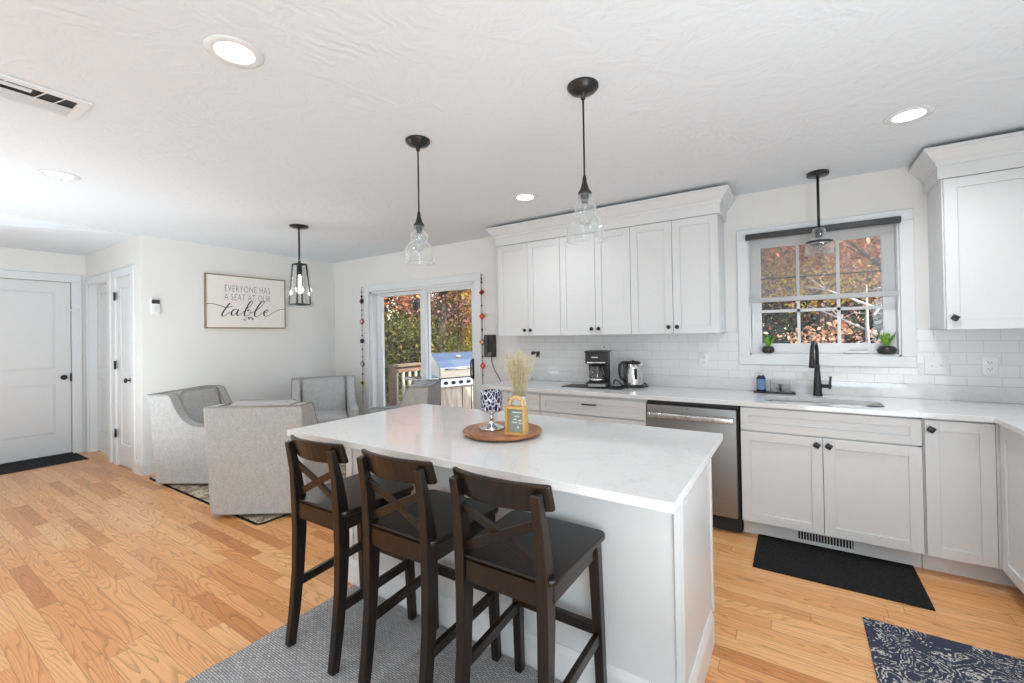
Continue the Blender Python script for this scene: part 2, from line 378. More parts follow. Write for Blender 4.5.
def rug_grid_mat():
    m, t, b = base('grey_woven_rug', (0.2, 0.2, 0.22, 1), 1.0, spec=0.05); L = t.links.new
    tc = N(t, 'ShaderNodeTexCoord')
    mp = N(t, 'ShaderNodeMapping'); mp.inputs['Scale'].default_value = (1, 1, 1)
    br = N(t, 'ShaderNodeTexBrick', Scale=1.0); br.inputs['Brick Width'].default_value = 0.026; br.inputs['Row Height'].default_value = 0.009; br.inputs['Mortar Size'].default_value = 0.0015
    br.inputs['Color1'].default_value = srgb(226, 226, 226); br.inputs['Color2'].default_value = srgb(198, 198, 199); br.inputs['Mortar'].default_value = srgb(136, 136, 138)
    n = N(t, 'ShaderNodeTexNoise', Scale=60, Detail=4)
    L(tc.outputs['Object'], br.inputs['Vector']); L(tc.outputs['Object'], n.inputs['Vector'])
    mx = N(t, 'ShaderNodeMix', _data_type='RGBA', _blend_type='MULTIPLY'); mx.inputs[0].default_value = 0.5; L(br.outputs['Color'], mx.inputs[6]); L(n.outputs['Fac'], mx.inputs[7])
    L(mx.outputs[2], b.inputs['Base Color'])
    bp = N(t, 'ShaderNodeBump', Strength=0.5, Distance=0.004, _invert=True); L(br.outputs['Fac'], bp.inputs['Height']); L(bp.outputs[0], b.inputs['Normal'])
    return m
RUGGREY = rug_grid_mat()
def damask_mat():
    m, t, b = base('navy_paisley_mat', (0.05, 0.06, 0.1, 1), 0.95, spec=0.1); L = t.links.new
    tc = N(t, 'ShaderNodeTexCoord')
    def M(op, a, bb=None):
        n = N(t, 'ShaderNodeMath', _operation=op)
        for i, v in enumerate((a, bb)):
            if v is None: continue
            if isinstance(v, (int, float)): n.inputs[i].default_value = v
            else: L(v, n.inputs[i])
        return n.outputs[0]
    nd = N(t, 'ShaderNodeTexNoise', Scale=9, Detail=2); L(tc.outputs['Object'], nd.inputs['Vector'])
    va = N(t, 'ShaderNodeVectorMath', _operation='MULTIPLY_ADD'); va.inputs[1].default_value = (0.11, 0.11, 0); L(nd.outputs['Color'], va.inputs[0]); L(tc.outputs['Object'], va.inputs[2])
    v = N(t, 'ShaderNodeTexVoronoi', Scale=7.5); L(va.outputs[0], v.inputs['Vector'])
    fine = N(t, 'ShaderNodeTexNoise', Scale=85, Detail=2, Distortion=1.0); L(tc.outputs['Object'], fine.inputs['Vector'])
    big = N(t, 'ShaderNodeTexNoise', Scale=5, Detail=1); L(tc.outputs['Object'], big.inputs['Vector'])
    ring = M('GREATER_THAN', M('SINE', M('MULTIPLY', v.outputs['Distance'], 62.0)), 0.55)
    broken = M('GREATER_THAN', fine.outputs['Fac'], 0.5)
    curls = M('MULTIPLY', M('MULTIPLY', ring, broken), M('GREATER_THAN', big.outputs['Fac'], 0.44))
    v2 = N(t, 'ShaderNodeTexVoronoi', Scale=60); L(va.outputs[0], v2.inputs['Vector'])
    dots = M('MULTIPLY', M('LESS_THAN', v2.outputs['Distance'], 0.34), M('LESS_THAN', M('ABSOLUTE', M('SUBTRACT', v.outputs['Distance'], 0.52)), 0.10))
    f = M('MAXIMUM', curls, dots)
    mc = N(t, 'ShaderNodeMix', _data_type='RGBA'); mc.inputs[6].default_value = srgb(66, 70, 88); mc.inputs[7].default_value = srgb(200, 197, 190); L(f, mc.inputs[0]); L(mc.outputs[2], b.inputs['Base Color'])
    return m
DAMASK = damask_mat()
def oriental_mat():
    m, t, b = base('faded_oriental_rug', (0.4, 0.35, 0.28, 1), 0.95, spec=0.1); L = t.links.new
    tc = N(t, 'ShaderNodeTexCoord'); v = N(t, 'ShaderNodeTexVoronoi', Scale=13); n = N(t, 'ShaderNodeTexNoise', Scale=24, Detail=4, Distortion=2)
    L(tc.outputs['Object'], v.inputs['Vector']); L(tc.outputs['Object'], n.inputs['Vector'])
    ad = N(t, 'ShaderNodeMath', _operation='MULTIPLY_ADD'); ad.inputs[1].default_value = 0.6; L(v.outputs['Distance'], ad.inputs[0]); L(n.outputs['Fac'], ad.inputs[2])
    r = N(t, 'ShaderNodeValToRGB'); e = r.color_ramp.elements; e[0].position = 0.5; e[0].color = srgb(66, 62, 62); e[1].position = 0.95; e[1].color = srgb(208, 192, 170)
    for p, c in ((0.58, srgb(196, 184, 166)), (0.68, srgb(150, 118, 88)), (0.74, srgb(92, 88, 92)), (0.84, srgb(202, 188, 168))):
        x = e.new(p); x.color = c
    L(ad.outputs[0], r.inputs[0]); L(r.outputs[0], b.inputs['Base Color']); return m
ORIENTAL = oriental_mat()
MATBLACK = noise_mat('black_ribbed_mat', (0.012, 0.012, 0.013, 1), (0.03, 0.03, 0.031, 1), 90, 0.95, bump=0.4, bscale=240, spec=0.1)
MATDARK = noise_mat('charcoal_door_mat', (0.022, 0.022, 0.024, 1), (0.05, 0.05, 0.052, 1), 30, 0.95, bump=0.4, bscale=200, spec=0.1, stretch=(1, 4, 1))
ACACIA = wood_mat('acacia_wood', srgb(112, 66, 40), srgb(196, 132, 88), 0.35, axis=0, scale=2.2)
BLONDE = wood_mat('blonde_wood', srgb(206, 164, 104), srgb(232, 196, 140), 0.5, axis=2, scale=2)
GOLDEN = wood_mat('natural_frame_wood', srgb(196, 150, 84), srgb(224, 182, 112), 0.5, axis=2, scale=2)
CANVAS = plain('cream_sign_panel', srgb(244, 238, 231), 0.8, var=0.02)
FRAMEW = wood_mat('sign_frame_wood', srgb(128, 106, 82), srgb(160, 138, 110), 0.6, axis=1)
INK = plain('charcoal_lettering', (0.03, 0.03, 0.032, 1), 0.8)
INKL = plain('grey_lettering', (0.16, 0.16, 0.165, 1), 0.8)
PLATE = plain('white_plate_plastic', (0.84, 0.84, 0.84, 1), 0.3, var=0.01)

# ------------------------------------------------------------------ room shell
W, XL, XR, C, YH, XE, YB = 3.93, -5.65, 1.53, 2.48, 1.68, -7.55, -3.3
WT = 0.16
# openings in the back wall
SL = (-4.88, -3.05, 0.0, 2.005)
WN = (-0.305, 0.605, 1.195, 2.115)
b = MB(); b.box(XE-0.4, XR+0.2, YB-0.3, W+WT, -0.12, 0); struct(b.build('floor', FLOOR))
b = MB(); b.box(XE-0.4, XR+0.2, YB-0.3, W+WT, C, C+0.2); struct(b.build('ceiling', CEIL))
b = MB()
for x0, x1, z0, z1 in ((XL-WT, SL[0], 0, C), (SL[0], SL[1], SL[3], C), (SL[1], WN[0], 0, C), (WN[0], WN[1], 0, WN[2]), (WN[0], WN[1], WN[3], C), (WN[1], XR+WT, 0, C)):
    b.box(x0, x1, W, W+WT, z0, z1)
struct(b.build('wall_back', WALL))
b = MB(); b.box(XL-0.12, XL, YH, W+WT, 0, C); struct(b.build('wall_left', WALL))
b = MB()   # hallway wall with two door openings
HD1 = (-7.44, -6.66); HD2 = (-6.40, -5.92); HZ = 2.10
for x0, x1, z0, z1 in ((XE-0.1, HD1[0], 0, C), (HD1[0], HD1[1], HZ, C), (HD1[1], HD2[0], 0, C), (HD2[0], HD2[1], HZ, C), (HD2[1], XL-0.12, 0, C)):
    b.box(x0, x1, YH, YH+0.12, z0, z1)
struct(b.build('wall_hall', WALL))
ED = (0.62, 1.55)
b = MB()
for y0, y1, z0, z1 in ((YB, ED[0], 0, C), (ED[0], ED[1], 2.13, C), (ED[1], YH+0.12, 0, C)): b.box(XE-0.14, XE, y0, y1, z0, z1)
struct(b.build('wall_entry', WALL))
b = MB(); b.box(XR, XR+WT, YB, W+WT, 0, C); struct(b.build('wall_right', WALL))
b = MB(); b.box(XE-0.14, XR+WT, YB-0.2, YB, 0, C); struct(b.build('wall_rear', WALL))
# shallow header between room and hallway
b = MB(); b.prism([(YH-0.001, C-0.0005), (YH-0.001, C-0.003), (0.72, C-0.085), (YB, C-0.085), (YB, C-0.0005)], 'x', XL-0.12, XL); struct(b.build('trim_1', CEIL))

def casing(x0, x1, z1, w=0.085, t=0.018, z0=0, bottom=False):
    """casing round an opening, local frame: x right, z up, face towards -y at y=0"""
    m = MB()
    m.box(x0-w, x0, -t, 0, z0, z1); m.box(x1, x1+w, -t, 0, z0, z1); m.box(x0-w, x1+w, -t, 0, z1, z1+w)
    if bottom: m.box(x0-w, x1+w, -t, 0, z0-w, z0)
    return m
def place(mb, M): mb.bm.transform(M); return mb
M_ENTRY = Matrix.Translation((XE, 0, 0)) @ Matrix.Rotation(PI/2, 4, 'Z')     # local x -> +Y, local -y -> +X
M_HALL = Matrix.Translation((0, YH, 0))
M_RIGHT = Matrix.Rotation(-PI/2, 4, 'Z')                                      # local x -> -Y, local -y -> -X

def panel_door(x0, x1, z0, z1, y, panels, t=0.035, st=0.11):
    """moulded door slab whose face is at y (towards -y); panels = list of (z0,z1)"""
    m = MB(); xs = [x0, x0+st, x1-st, x1]
    m.box(x0, x1, y+0.012, y+t, z0, z1)
    m.box(x0, x0+st, y, y+0.012, z0, z1); m.box(x1-st, x1, y, y+0.012, z0, z1)
    zz = [z0]+[q for p in panels for q in p]+[z1]
    for i in range(0, len(zz), 2): m.box(x0+st, x1-st, y, y+0.012, zz[i], zz[i+1])
    for a, c in panels:
        g = 0.028
        o = [(x0+st, a), (x1-st, a), (x1-st, c), (x0+st, c)]; i_ = [(x0+st+g, a+g), (x1-st-g, a+g), (x1-st-g, c-g), (x0+st+g, c-g)]
        vs = [(u, y+0.011, v) for u, v in o]+[(u, y+0.003, v) for u, v in i_]
        m.mesh(vs, [(0, 1, 5, 4), (1, 2, 6, 5), (2, 3, 7, 6), (3, 0, 4, 7), (4, 5, 6, 7)])
    return m
def knob_round(c, r=0.028, M=None, proj=0.06):
    m = MB(); m.lathe([(0.024, 0), (0.024, 0.006), (0.010, 0.010), (0.010, proj*0.5), (r*0.8, proj*0.6), (r, proj*0.78), (r*0.75, proj*0.95), (0.001, proj)], (0, 0, 0), 16, axis='y')
    m.bm.transform(Matrix.Scale(-1, 4, (0, 1, 0))); m.bm.transform(Matrix.Translation(c))
    if M is not None: m.bm.transform(M)
    return m
# entry door
d = struct(place(panel_door(ED[0], ED[1]-0.006, 0.02, 2.125, 0.02, [(0.27, 0.88), (1.06, 2.0)], st=0.135), M_ENTRY).build('door_1', DOORW))
place(casing(ED[0], ED[1], 2.13, 0.09), M_ENTRY).build('door_casing', TRIM, d, 0.004)
knob_round((1.475, 0.02, 0.955), 0.031, M_ENTRY).build('door_knob', BLACK, d)
m = MB(); m.rbox(1.535, 1.553, -0.004, 0.02, 0.90, 1.0, 0.003); place(m, M_ENTRY).build('strike_plate', BLACK, d)
m = MB(); m.tube([(1.535, -0.01, 1.785), (1.57, -0.02, 1.787), (1.60, -0.018, 1.785)], 0.006); m.ball((1.60, -0.02, 1.785), 0.02, sc=(1, .5, 1)); m.ball((1.535, -0.012, 1.785), 0.016, sc=(1, .6, 1)); place(m, M_ENTRY).build('door_latch', PLATE, d)
m = MB(); m.box(ED[0], ED[1], -0.02, 0.1, 0, 0.02); place(m, M_ENTRY).build('threshold', DARKGAP, d)
m = MB(); m.box(ED[0]-.02, ED[1]+.02, 0.1, 0.14, 0, 2.2); place(m, M_ENTRY).build('door_backing', DARKGAP, d)
# recessed hall door and closet door
d = struct(place(panel_door(HD1[0], HD1[1], 0.012, HZ-0.004, 0.075, [(0.25, 0.93), (1.06, 1.98)], st=0.1), M_HALL).build('door_2', DOORW))
place(casing(HD1[0], HD1[1], HZ), M_HALL).build('door_casing', TRIM, d, 0.004)
m = MB(); m.box(HD1[0], HD1[0]+0.012, 0, 0.075, 0, HZ); m.box(HD1[1]-0.012, HD1[1], 0, 0.075, 0, HZ); m.box(HD1[0], HD1[1], 0, 0.075, HZ-0.012, HZ); place(m, M_HALL).build('door_jamb', TRIM, d)
d = struct(place(panel_door(HD2[0], HD2[1], 0.012, HZ-0.004, 0.002, [(0.25, 0.93), (1.06, 1.98)], st=0.105), M_HALL).build('door_3', DOORW))
place(casing(HD2[0], HD2[1], HZ), M_HALL).build('door_casing', TRIM, d, 0.004)
m = knob_round((HD2[1]-0.06, 0.002, 0.966), 0.028, M_HALL); m.build('door_knob', BLACK, d)
for z in (0.36, 1.12, 1.89):
    m = MB(); m.rbox(HD2[0]-0.028, HD2[0]+0.03, -0.024, -0.016, z-0.045, z+0.045, 0.002); m.cyl((HD2[0]+0.002, -0.024, 0), 0.007, z-0.047, z+0.047, 10); place(m, M_HALL).build('hinge', BLACK, d)

BBP = [(0, 0), (0.016, 0), (0.016, 0.11), (0.012, 0.125), (0.006, 0.14), (0, 0.14)]
def baseboard(name, path, side=1, h=1.0):
    m = MB(); m.sweep(path, [(u, z*h) for u, z in BBP], 0, side=side); return struct(m.build(name, TRIM))
baseboard('baseboard_left', [(HD2[1]+0.087, YH-0.0), (XL, YH-0.0), (XL, W)], 1)
baseboard('baseboard_back', [(XL+0.016, W), (SL[0]-0.09, W)], 1)
baseboard('baseboard_entry', [(XE, -3.2), (XE, ED[0]-0.09)], 1)

# ------------------------------------------------------------------ kitchen window
def window():
    x0, x1, z0, z1 = WN
    f = casing(x0, x1, z1, 0.075, 0.02, z0, True); f.bm.transform(Matrix.Translation((0, W, 0)))
    o = struct(f.build('window_1', TRIM, None, 0.004))
    m = MB()
    for a in ((x0, x0+0.012, W, W+0.15, z0, z1), (x1-0.012, x1, W, W+0.15, z0, z1), (x0, x1, W, W+0.15, z1-0.012, z1), (x0, x1, W, W+0.15, z0, z0+0.012)): m.box(*a)
    m.build('jamb', TRIM, o)
    gx0, gx1, gz0, gz1 = -0.222, 0.522, 1.283, 2.045
    y0, y1 = W+0.065, W+0.11
    m = MB(); xa, xb, za, zb = x0+0.012, x1-0.012, z0+0.012, z1-0.012
    m.box(xa, gx0, y0, y1, za, zb); m.box(gx1, xb, y0, y1, za, zb); m.box(gx0, gx1, y0, y1, za, gz0); m.box(gx0, gx1, y0, y1, gz1, zb)
    m.build('sash', TRIM, o, 0.004)
    for x in (gx0+(gx1-gx0)/3, gx0+2*(gx1-gx0)/3):
        m = MB(); m.box(x-0.010, x+0.010, y0+0.012, y1-0.012, gz0, gz1); m.build('muntin', TRIM, o)
    m = MB(); m.box(gx0, gx1, y0+0.012, y1-0.012, 1.527, 1.549); m.build('muntin', TRIM, o)
    m = MB(); m.box(gx0, gx1, y0+0.016, y1-0.016, 1.792, 1.802); m.build('grille_bar', DARKGAP, o)
    m = MB(); m.box(gx0, gx1, y0+0.02, y0+0.026, gz0, gz1); m.build('pane', GLASS, o)
    m = MB(); m.rbox(0.30, 0.43, W+0.035, W+0.07, z0+0.016, z0+0.032, 0.004); m.tube([(0.32, W+0.05, z0+0.03), (0.36, W+0.045, z0+0.05), (0.43, W+0.045, z0+0.045)], 0.006); m.build('crank_handle', PLATE, o)
    m = MB(); m.rbox(x0+0.016, x0+0.03, W+0.05, W+0.066, 1.36, 1.52, 0.003); m.build('sash_lock', PLATE, o)
window()
# roller shade
def shade():
    t = thing('roller_shade', 'half-lowered translucent roller shade with dark cassette in the sink window', 'window shade', (0.15, W+0.02, 2.05))
    m = MB(); m.rbox(-0.315, 0.612, W-0.062, W-0.021, 2.098, 2.142, 0.006); m.build('cassette', plain('charcoal_cassette', (0.05, 0.05, 0.052, 1), 0.5), t)
    mt = bpy.data.materials.new('shade_mesh'); mt.use_nodes = True; n = mt.node_tree; n.nodes.clear(); L = n.links.new
    o = N(n, 'ShaderNodeOutputMaterial'); tr = N(n, 'ShaderNodeBsdfTransparent', Color=(1, 1, 1, 1)); df = N(n, 'ShaderNodeBsdfDiffuse', Color=(0.5, 0.5, 0.505, 1)); mx = N(n, 'ShaderNodeMixShader')
    tc = N(n, 'ShaderNodeTexCoord'); ns = N(n, 'ShaderNodeTexNoise', Scale=6); mr = N(n, 'ShaderNodeMapRange'); mr.inputs['To Min'].default_value = 0.18; mr.inputs['To Max'].default_value = 0.22
    L(tc.outputs['Object'], ns.inputs['Vector']); L(ns.outputs['Fac'], mr.inputs['Value']); L(mr.outputs[0], mx.inputs[0]); L(tr.outputs[0], mx.inputs[1]); L(df.outputs[0], mx.inputs[2]); L(mx.outputs[0], o.inputs[0])
    m = MB(); m.box(-0.295, 0.593, W-0.030, W-0.029, 1.64, 2.10); m.build('shade_cloth', mt, t)
    m = MB(); m.rbox(-0.297, 0.595, W-0.037, W-0.022, 1.605, 1.642, 0.005); m.build('hem_bar', plain('pale_grey_hem', (0.5, 0.5, 0.51, 1), 0.5), t)
shade()

# ------------------------------------------------------------------ sliding door
def slider():
    x0, x1, z0, z1 = SL
    f = casing(x0, x1, z1, 0.09, 0.022); f.bm.transform(Matrix.Translation((0, W, 0)))
    o = struct(f.build('door_4', TRIM, None, 0.004))
    m = MB(); m.box(x0, x0+0.05, W, W+0.15, 0, z1); m.box(x1-0.03, x1, W, W+0.15, 0, z1); m.box(x0, x1, W, W+0.15, z1-0.03, z1); m.box(x0, x1, W, W+0.15, 0, 0.03); m.build('frame', TRIM, o, 0.003)
    # fixed left panel (outer track) and sliding right panel (inner track)
    for nm, a, c, ya, yb, sl, sr in (('fixed_panel', x0+0.05, -3.86, W+0.085, W+0.125, 0.10, 0.07), ('sliding_panel', -3.95, x1-0.03, W+0.03, W+0.07, 0.085, 0.05)):
        m = MB(); m.box(a, a+sl, ya, yb, 0.03, z1-0.03); m.box(c-sr, c, ya, yb, 0.03, z1-0.03); m.box(a+sl, c-sr, ya, yb, z1-0.075, z1-0.03); m.box(a+sl, c-sr, ya, yb, 0.03, 0.13)
        p = m.build(nm, TRIM, o, 0.004)
        g = MB(); g.box(a+sl, c-sr, (ya+yb)/2-0.003, (ya+yb)/2+0.003, 0.13, z1-0.075); g.build('pane', GLASS, p)
        if nm == 'sliding_panel':
            h = MB(); hx = c-sr/2-0.012; h.tube([(hx, ya, 0.90), (hx, ya-0.04, 0.905), (hx, ya-0.045, 0.95), (hx, ya-0.045, 1.06), (hx, ya-0.04, 1.095), (hx, ya, 1.10)], 0.009); h.rbox(hx-0.016, hx+0.016, ya-0.006, ya, 0.88, 1.12, 0.004); h.build('handle', BLACK, p)
slider()

# ------------------------------------------------------------------ cabinets
def shaker(m, x0, x1, z0, z1, y, t=0.02, fr=0.058, rec=0.009):
    """shaker front, face at y (towards -y)"""
    g = 0.0018; x0 += g; x1 -= g; z0 += g; z1 -= g
    m.box(x0, x0+fr, y, y+t, z0, z1); m.box(x1-fr, x1, y, y+t, z0, z1); m.box(x0+fr, x1-fr, y, y+t, z0, z0+fr); m.box(x0+fr, x1-fr, y, y+t, z1-fr, z1)
    m.box(x0+fr, x1-fr, y+rec, y+t, z0+fr, z1-fr); return m
def cab_knob(x, y, z, M=None, square=False):
    m = MB()
    if square:
        m.lathe([(0.006, 0), (0.006, 0.014)], (0, 0, 0), 10, axis='y'); m.rbox(-0.0165, 0.0165, 0.012, 0.026, -0.0165, 0.0165, 0.006); m.bm.transform(Matrix.Rotation(math.radians(32), 4, 'Y'))
    else: m.lathe([(0.009, 0), (0.006, 0.005), (0.006, 0.014), (0.015, 0.018), (0.0165, 0.023), (0.013, 0.028), (0.001, 0.029)], (0, 0, 0), 14, axis='y')
    m.bm.transform(Matrix.Scale(-1, 4, (0, 1, 0))); m.bm.transform(Matrix.Translation((x, y, z)))
    if M is not None: m.bm.transform(M)
    return m
UF = 3.60
UZ0, UZ1 = 1.372, 2.272
ux = [(-2.488, -2.142, -1.797), (-1.797, -1.457, -1.143), (-1.143, -0.806, -0.472)]
ulab = ['white double-door wall cabinet nearest the sliding glass door', 'white double-door wall cabinet above the coffee maker, middle of the three', 'white double-door wall cabinet nearest the sink window, beside its left']
for (a, mid, c), lb in zip(ux, ulab):
    t = thing('wall_cabinet', lb, 'cabinet', ((a+c)/2, W, UZ0), 0, 'upper cabinets along the tiled wall')
    m = MB(); m.box(a+0.0005, c-0.0005, UF+0.001, W-0.001, UZ0+0.004, UZ1+0.17); m.build('body', WHITE, t)
    for p, q, s in ((a, mid, 1), (mid, c, -1)):
        dd = shaker(MB(), p, q, UZ0, UZ1, UF-0.02).build('door', WHITE, t, 0.0015)
        kx = q-0.032 if s == 1 else p+0.032
        cab_knob(kx, UF-0.02, UZ0+0.055).build('knob', BLACK, dd)
t = thing('wall_cabinet', 'white wall cabinet to the right of the sink window', 'cabinet', (1.14, W, UZ0), 0, 'upper cabinets along the tiled wall')
m = MB(); m.box(0.752, XR-0.002, UF+0.001, W-0.001, UZ0+0.004, UZ1+0.17); m.build('body', WHITE, t)
for p, q, s in ((0.757, 1.145, -1), (1.145, XR-0.004, 1)):
    dd = shaker(MB(), p, q, UZ0, UZ1, UF-0.02).build('door', WHITE, t, 0.0015)
    cab_knob(p+0.034 if s == -1 else q-0.034, UF-0.02, UZ0+0.07, square=True).build('knob', BLACK, dd)
CRP = [(-0.004, 2.274), (0.02, 2.274), (0.02, 2.35), (0.028, 2.355), (0.03, 2.372), (0.045, 2.385), (0.078, 2.43), (0.088, 2.435), (0.088, 2.452), (-0.004, 2.452)]
m = MB(); m.sweep([(-2.488, W-0.002), (-2.488, UF-0.005), (-0.472, UF-0.005), (-0.472, W-0.002)], CRP, side=1); m.box(-2.47, -0.49, UF, W-0.002, 2.44, 2.45); struct(m.build('trim_2', WHITE))
m = MB(); m.sweep([(0.752, W-0.002), (0.752, UF-0.005), (XR-0.002, UF-0.005)], CRP, side=1); m.box(0.77, XR-0.002, UF, W-0.002, 2.44, 2.45); struct(m.build('trim_3', WHITE))

# base cabinets -----------------------------------------------------
BF = 3.30; TK = 3.395; BZ0, BZ1 = 0.114, 0.874
def cab_body(t, x0, x1, M=None, cut=False, toe=True, ybk=W-0.002, ext=0):
    m = MB(); 
    if cut: m.box(x0, x1, BF+0.02, ybk, BZ0-0.004, 0.62); m.box(x0, x0+0.018, BF+0.02, ybk, 0.62, 0.88); m.box(x1-0.018, x1, BF+0.02, ybk, 0.62, 0.88); m.box(x0, x1, BF+0.02, BF+0.04, 0.62, 0.88)
    else: m.box(x0, x1, BF+0.0205, ybk, BZ0-0.004, 0.88)
    if M is not None: m.bm.transform(M)
    m.build('body', WHITE, t)
    if toe:
        m = MB(); m.box(x0, x1+ext, TK, ybk-0.02, 0, BZ0-0.004)
        if M is not None: m.bm.transform(M)
        m.build('toe_kick', WHITE, t)
def bar_pull(xc, y, z, w=0.11, M=None):
    m = MB(); m.tube([(xc-w/2, y, z), (xc-w/2, y-0.022, z), (xc-w/2+0.008, y-0.028, z), (xc+w/2-0.008, y-0.028, z), (xc+w/2, y-0.022, z), (xc+w/2, y, z)], 0.0055)
    if M is not None: m.bm.transform(M)
    return m
for a, c, lb in ((-2.478, -1.872, 'narrower white drawer base cabinet at the left end of the counter'), (-1.868, -0.952, 'wide white drawer base cabinet below the coffee maker')):
    t = thing('base_cabinet', lb, 'cabinet', ((a+c)/2, W, 0), 0, 'lower cabinets under the long counter'); cab_body(t, a, c)
    for z0, z1 in ((0.72, BZ1-0.012), (0.415, 0.714), (BZ0, 0.41)):
        dd = shaker(MB(), a, c, z0, z1, BF, fr=0.045).build('drawer', WHITE, t, 0.0015)
        if c > -1: bar_pull((a+c)/2, BF, (z0+z1)/2 + (0.02 if z1 > .8 else 0)).build('bar_pull', BLACK, dd)
        else: cab_knob((a+c)/2, BF, (z0+z1)/2).build('knob', BLACK, dd)
t = thing('base_cabinet', 'white sink base cabinet with two doors under the window', 'cabinet', (0.13, W, 0), 0, 'lower cabinets under the long counter'); cab_body(t, -0.322, 0.588, cut=True)
shaker(MB(), -0.322, 0.588, 0.722, BZ1, BF, fr=0.05).build('false_drawer_front', WHITE, t, 0.0015)
for p, q, s in ((-0.322, 0.13, 1), (0.13, 0.588, -1)):
    dd = shaker(MB(), p, q, BZ0, 0.716, BF).build('door', WHITE, t, 0.0015)
    cab_knob(q-0.03 if s == 1 else p+0.03, BF, 0.67, square=True).build('knob', BLACK, dd)
t = thing('base_cabinet', 'narrow white single-door base cabinet in the corner right of the sink', 'cabinet', (0.735, W, 0), 0, 'lower cabinets under the long counter'); cab_body(t, 0.592, 0.876, ext=0.101)
m = MB(); m.box(0.8745, 0.905, BF+0.003, BF+0.020, BZ0, BZ1); m.build('filler_strip', WHITE, t)
dd = shaker(MB(), 0.596, 0.874, BZ0, BZ1, BF).build('door', WHITE, t, 0.0015)
cab_knob(0.622, BF, 0.822, square=True).build('knob', BLACK, dd)
# right run, faces -X.  local frame: x = -Y, y = X
RF = 0.884
MR = Matrix(((0, 1, 0, RF-BF), (-1, 0, 0, 0), (0, 0, 1, 0), (0, 0, 0, 1)))   # local (x,y,z) -> world (y+RF-BF, -x, z)
for a, c, lb, dr in ((3.295, 2.985, 'white corner base cabinet door facing left at the right edge of the kitchen', False), (2.982, 2.30, 'white drawer base cabinet on the right-hand run, partly out of view', True)):
    t = thing('base_cabinet', lb, 'cabinet', (1.2, (a+c)/2, 0), 0, 'lower cabinets on the right-hand run')
    cab_body(t, -a+0.002, -c-0.002, MR, ybk=XR-0.003-(RF-BF))
    if not dr:
        m = shaker(MB(), -a+0.005, -c, BZ0, BZ1, BF); m.bm.transform(MR); m.build('door', WHITE, t, 0.0015)
    else:
        for z0, z1 in ((0.72, BZ1), (0.415, 0.714), (BZ0, 0.41)):
            m = shaker(MB(), -a, -c, z0, z1, BF, fr=0.045); m.bm.transform(MR); dd = m.build('drawer', WHITE, t, 0.0015)
            bar_pull(-(a+c)/2, BF, (z0+z1)/2, M=MR).build('bar_pull', BLACK, dd)
# heat register in the toe kick
t = thing('toe_kick_register', 'slotted heating register in the toe kick below the sink cabinet', 'vent', (0.13, TK, 0.05))
m = MB(); m.box(-0.035, 0.30, TK-0.0045, TK-0.0005, 0.012, 0.094); m.build('frame', WHITE, t, 0.001)
m = MB(); m.box(-0.012, 0.277, TK-0.006, TK-0.0035, 0.03, 0.078); m.build('opening', DARKGAP, t)
m = MB()
for i in range(19): m.box(-0.012+i*0.0155, -0.012+i*0.0155+0.0045, TK-0.009, TK-0.006, 0.03, 0.078)
m.build('slats', WHITE, t)

# worktop -------------------------------------------------------------
def slab(outer, hole, z0, z1):
    bm = bmesh.new()
    def loop(pts):
        V = [bm.verts.new((x, y, z1)) for x, y in pts]
        return [bm.edges.new((V[i], V[(i+1) % len(V)])) for i in range(len(V))]
    E = loop(outer) + (loop(hole) if hole else [])
    bmesh.ops.triangle_fill(bm, edges=E, use_beauty=True)
    r = bmesh.ops.extrude_face_region(bm, geom=list(bm.faces))
    for v in [g for g in r['geom'] if isinstance(g, bmesh.types.BMVert)]: v.co.z = z0
    return bm
def rrect(x0, x1, y0, y1, r, n=6):
    P = []
    for cx, cy, a0 in ((x1-r, y1-r, 0), (x0+r, y1-r, PI/2), (x0+r, y0+r, PI), (x1-r, y0+r, 1.5*PI)):
        for k in range(n+1): P.append((cx+r*math.cos(a0+PI/2*k/n), cy+r*math.sin(a0+PI/2*k/n)))
    return P
SK = (-0.188, 0.448, 3.372, 3.675)
m = MB(); m.add_bm(slab([(-2.505, W-0.001), (-2.505, 3.275), (0.862, 3.275), (0.862, 2.28), (XR-0.001, 2.28), (XR-0.001, W-0.001)], rrect(*SK, 0.07), 0.884, 0.914))
tag(m.build('worktop', QUARTZ, None, 0.002), 'white quartz worktop running along the tiled wall under the window', 'countertop')
m = MB(); m.box(-2.505, XR-0.001, W-0.021, W-0.001, 0.9145, 1.012); m.box(XR-0.021, XR-0.001, 2.28, W-0.021, 0.9145, 1.012)
tag(m.build('splash_upstand', QUARTZ, None, 0.0015), 'low white quartz upstand along the back of the worktop', 'backsplash')
m = MB()
TX0 = -2.49
for x0, x1, z0, z1 in ((TX0, WN[0]-0.076, 1.0125, 1.372), (WN[0]-0.076, WN[1]+0.076, 1.0125, WN[2]-0.0765), (WN[1]+0.076, XR-0.001, 1.0125, 1.372)): m.box(x0, x1, W-0.009, W-0.0005, z0, z1)
for x0, x1 in ((-0.472, WN[0]-0.076), (WN[1]+0.076, 0.75)): m.box(x0, x1, W-0.009, W-0.0005, 1.372, 1.389)
struct(m.build('wall_tiles', TILE))
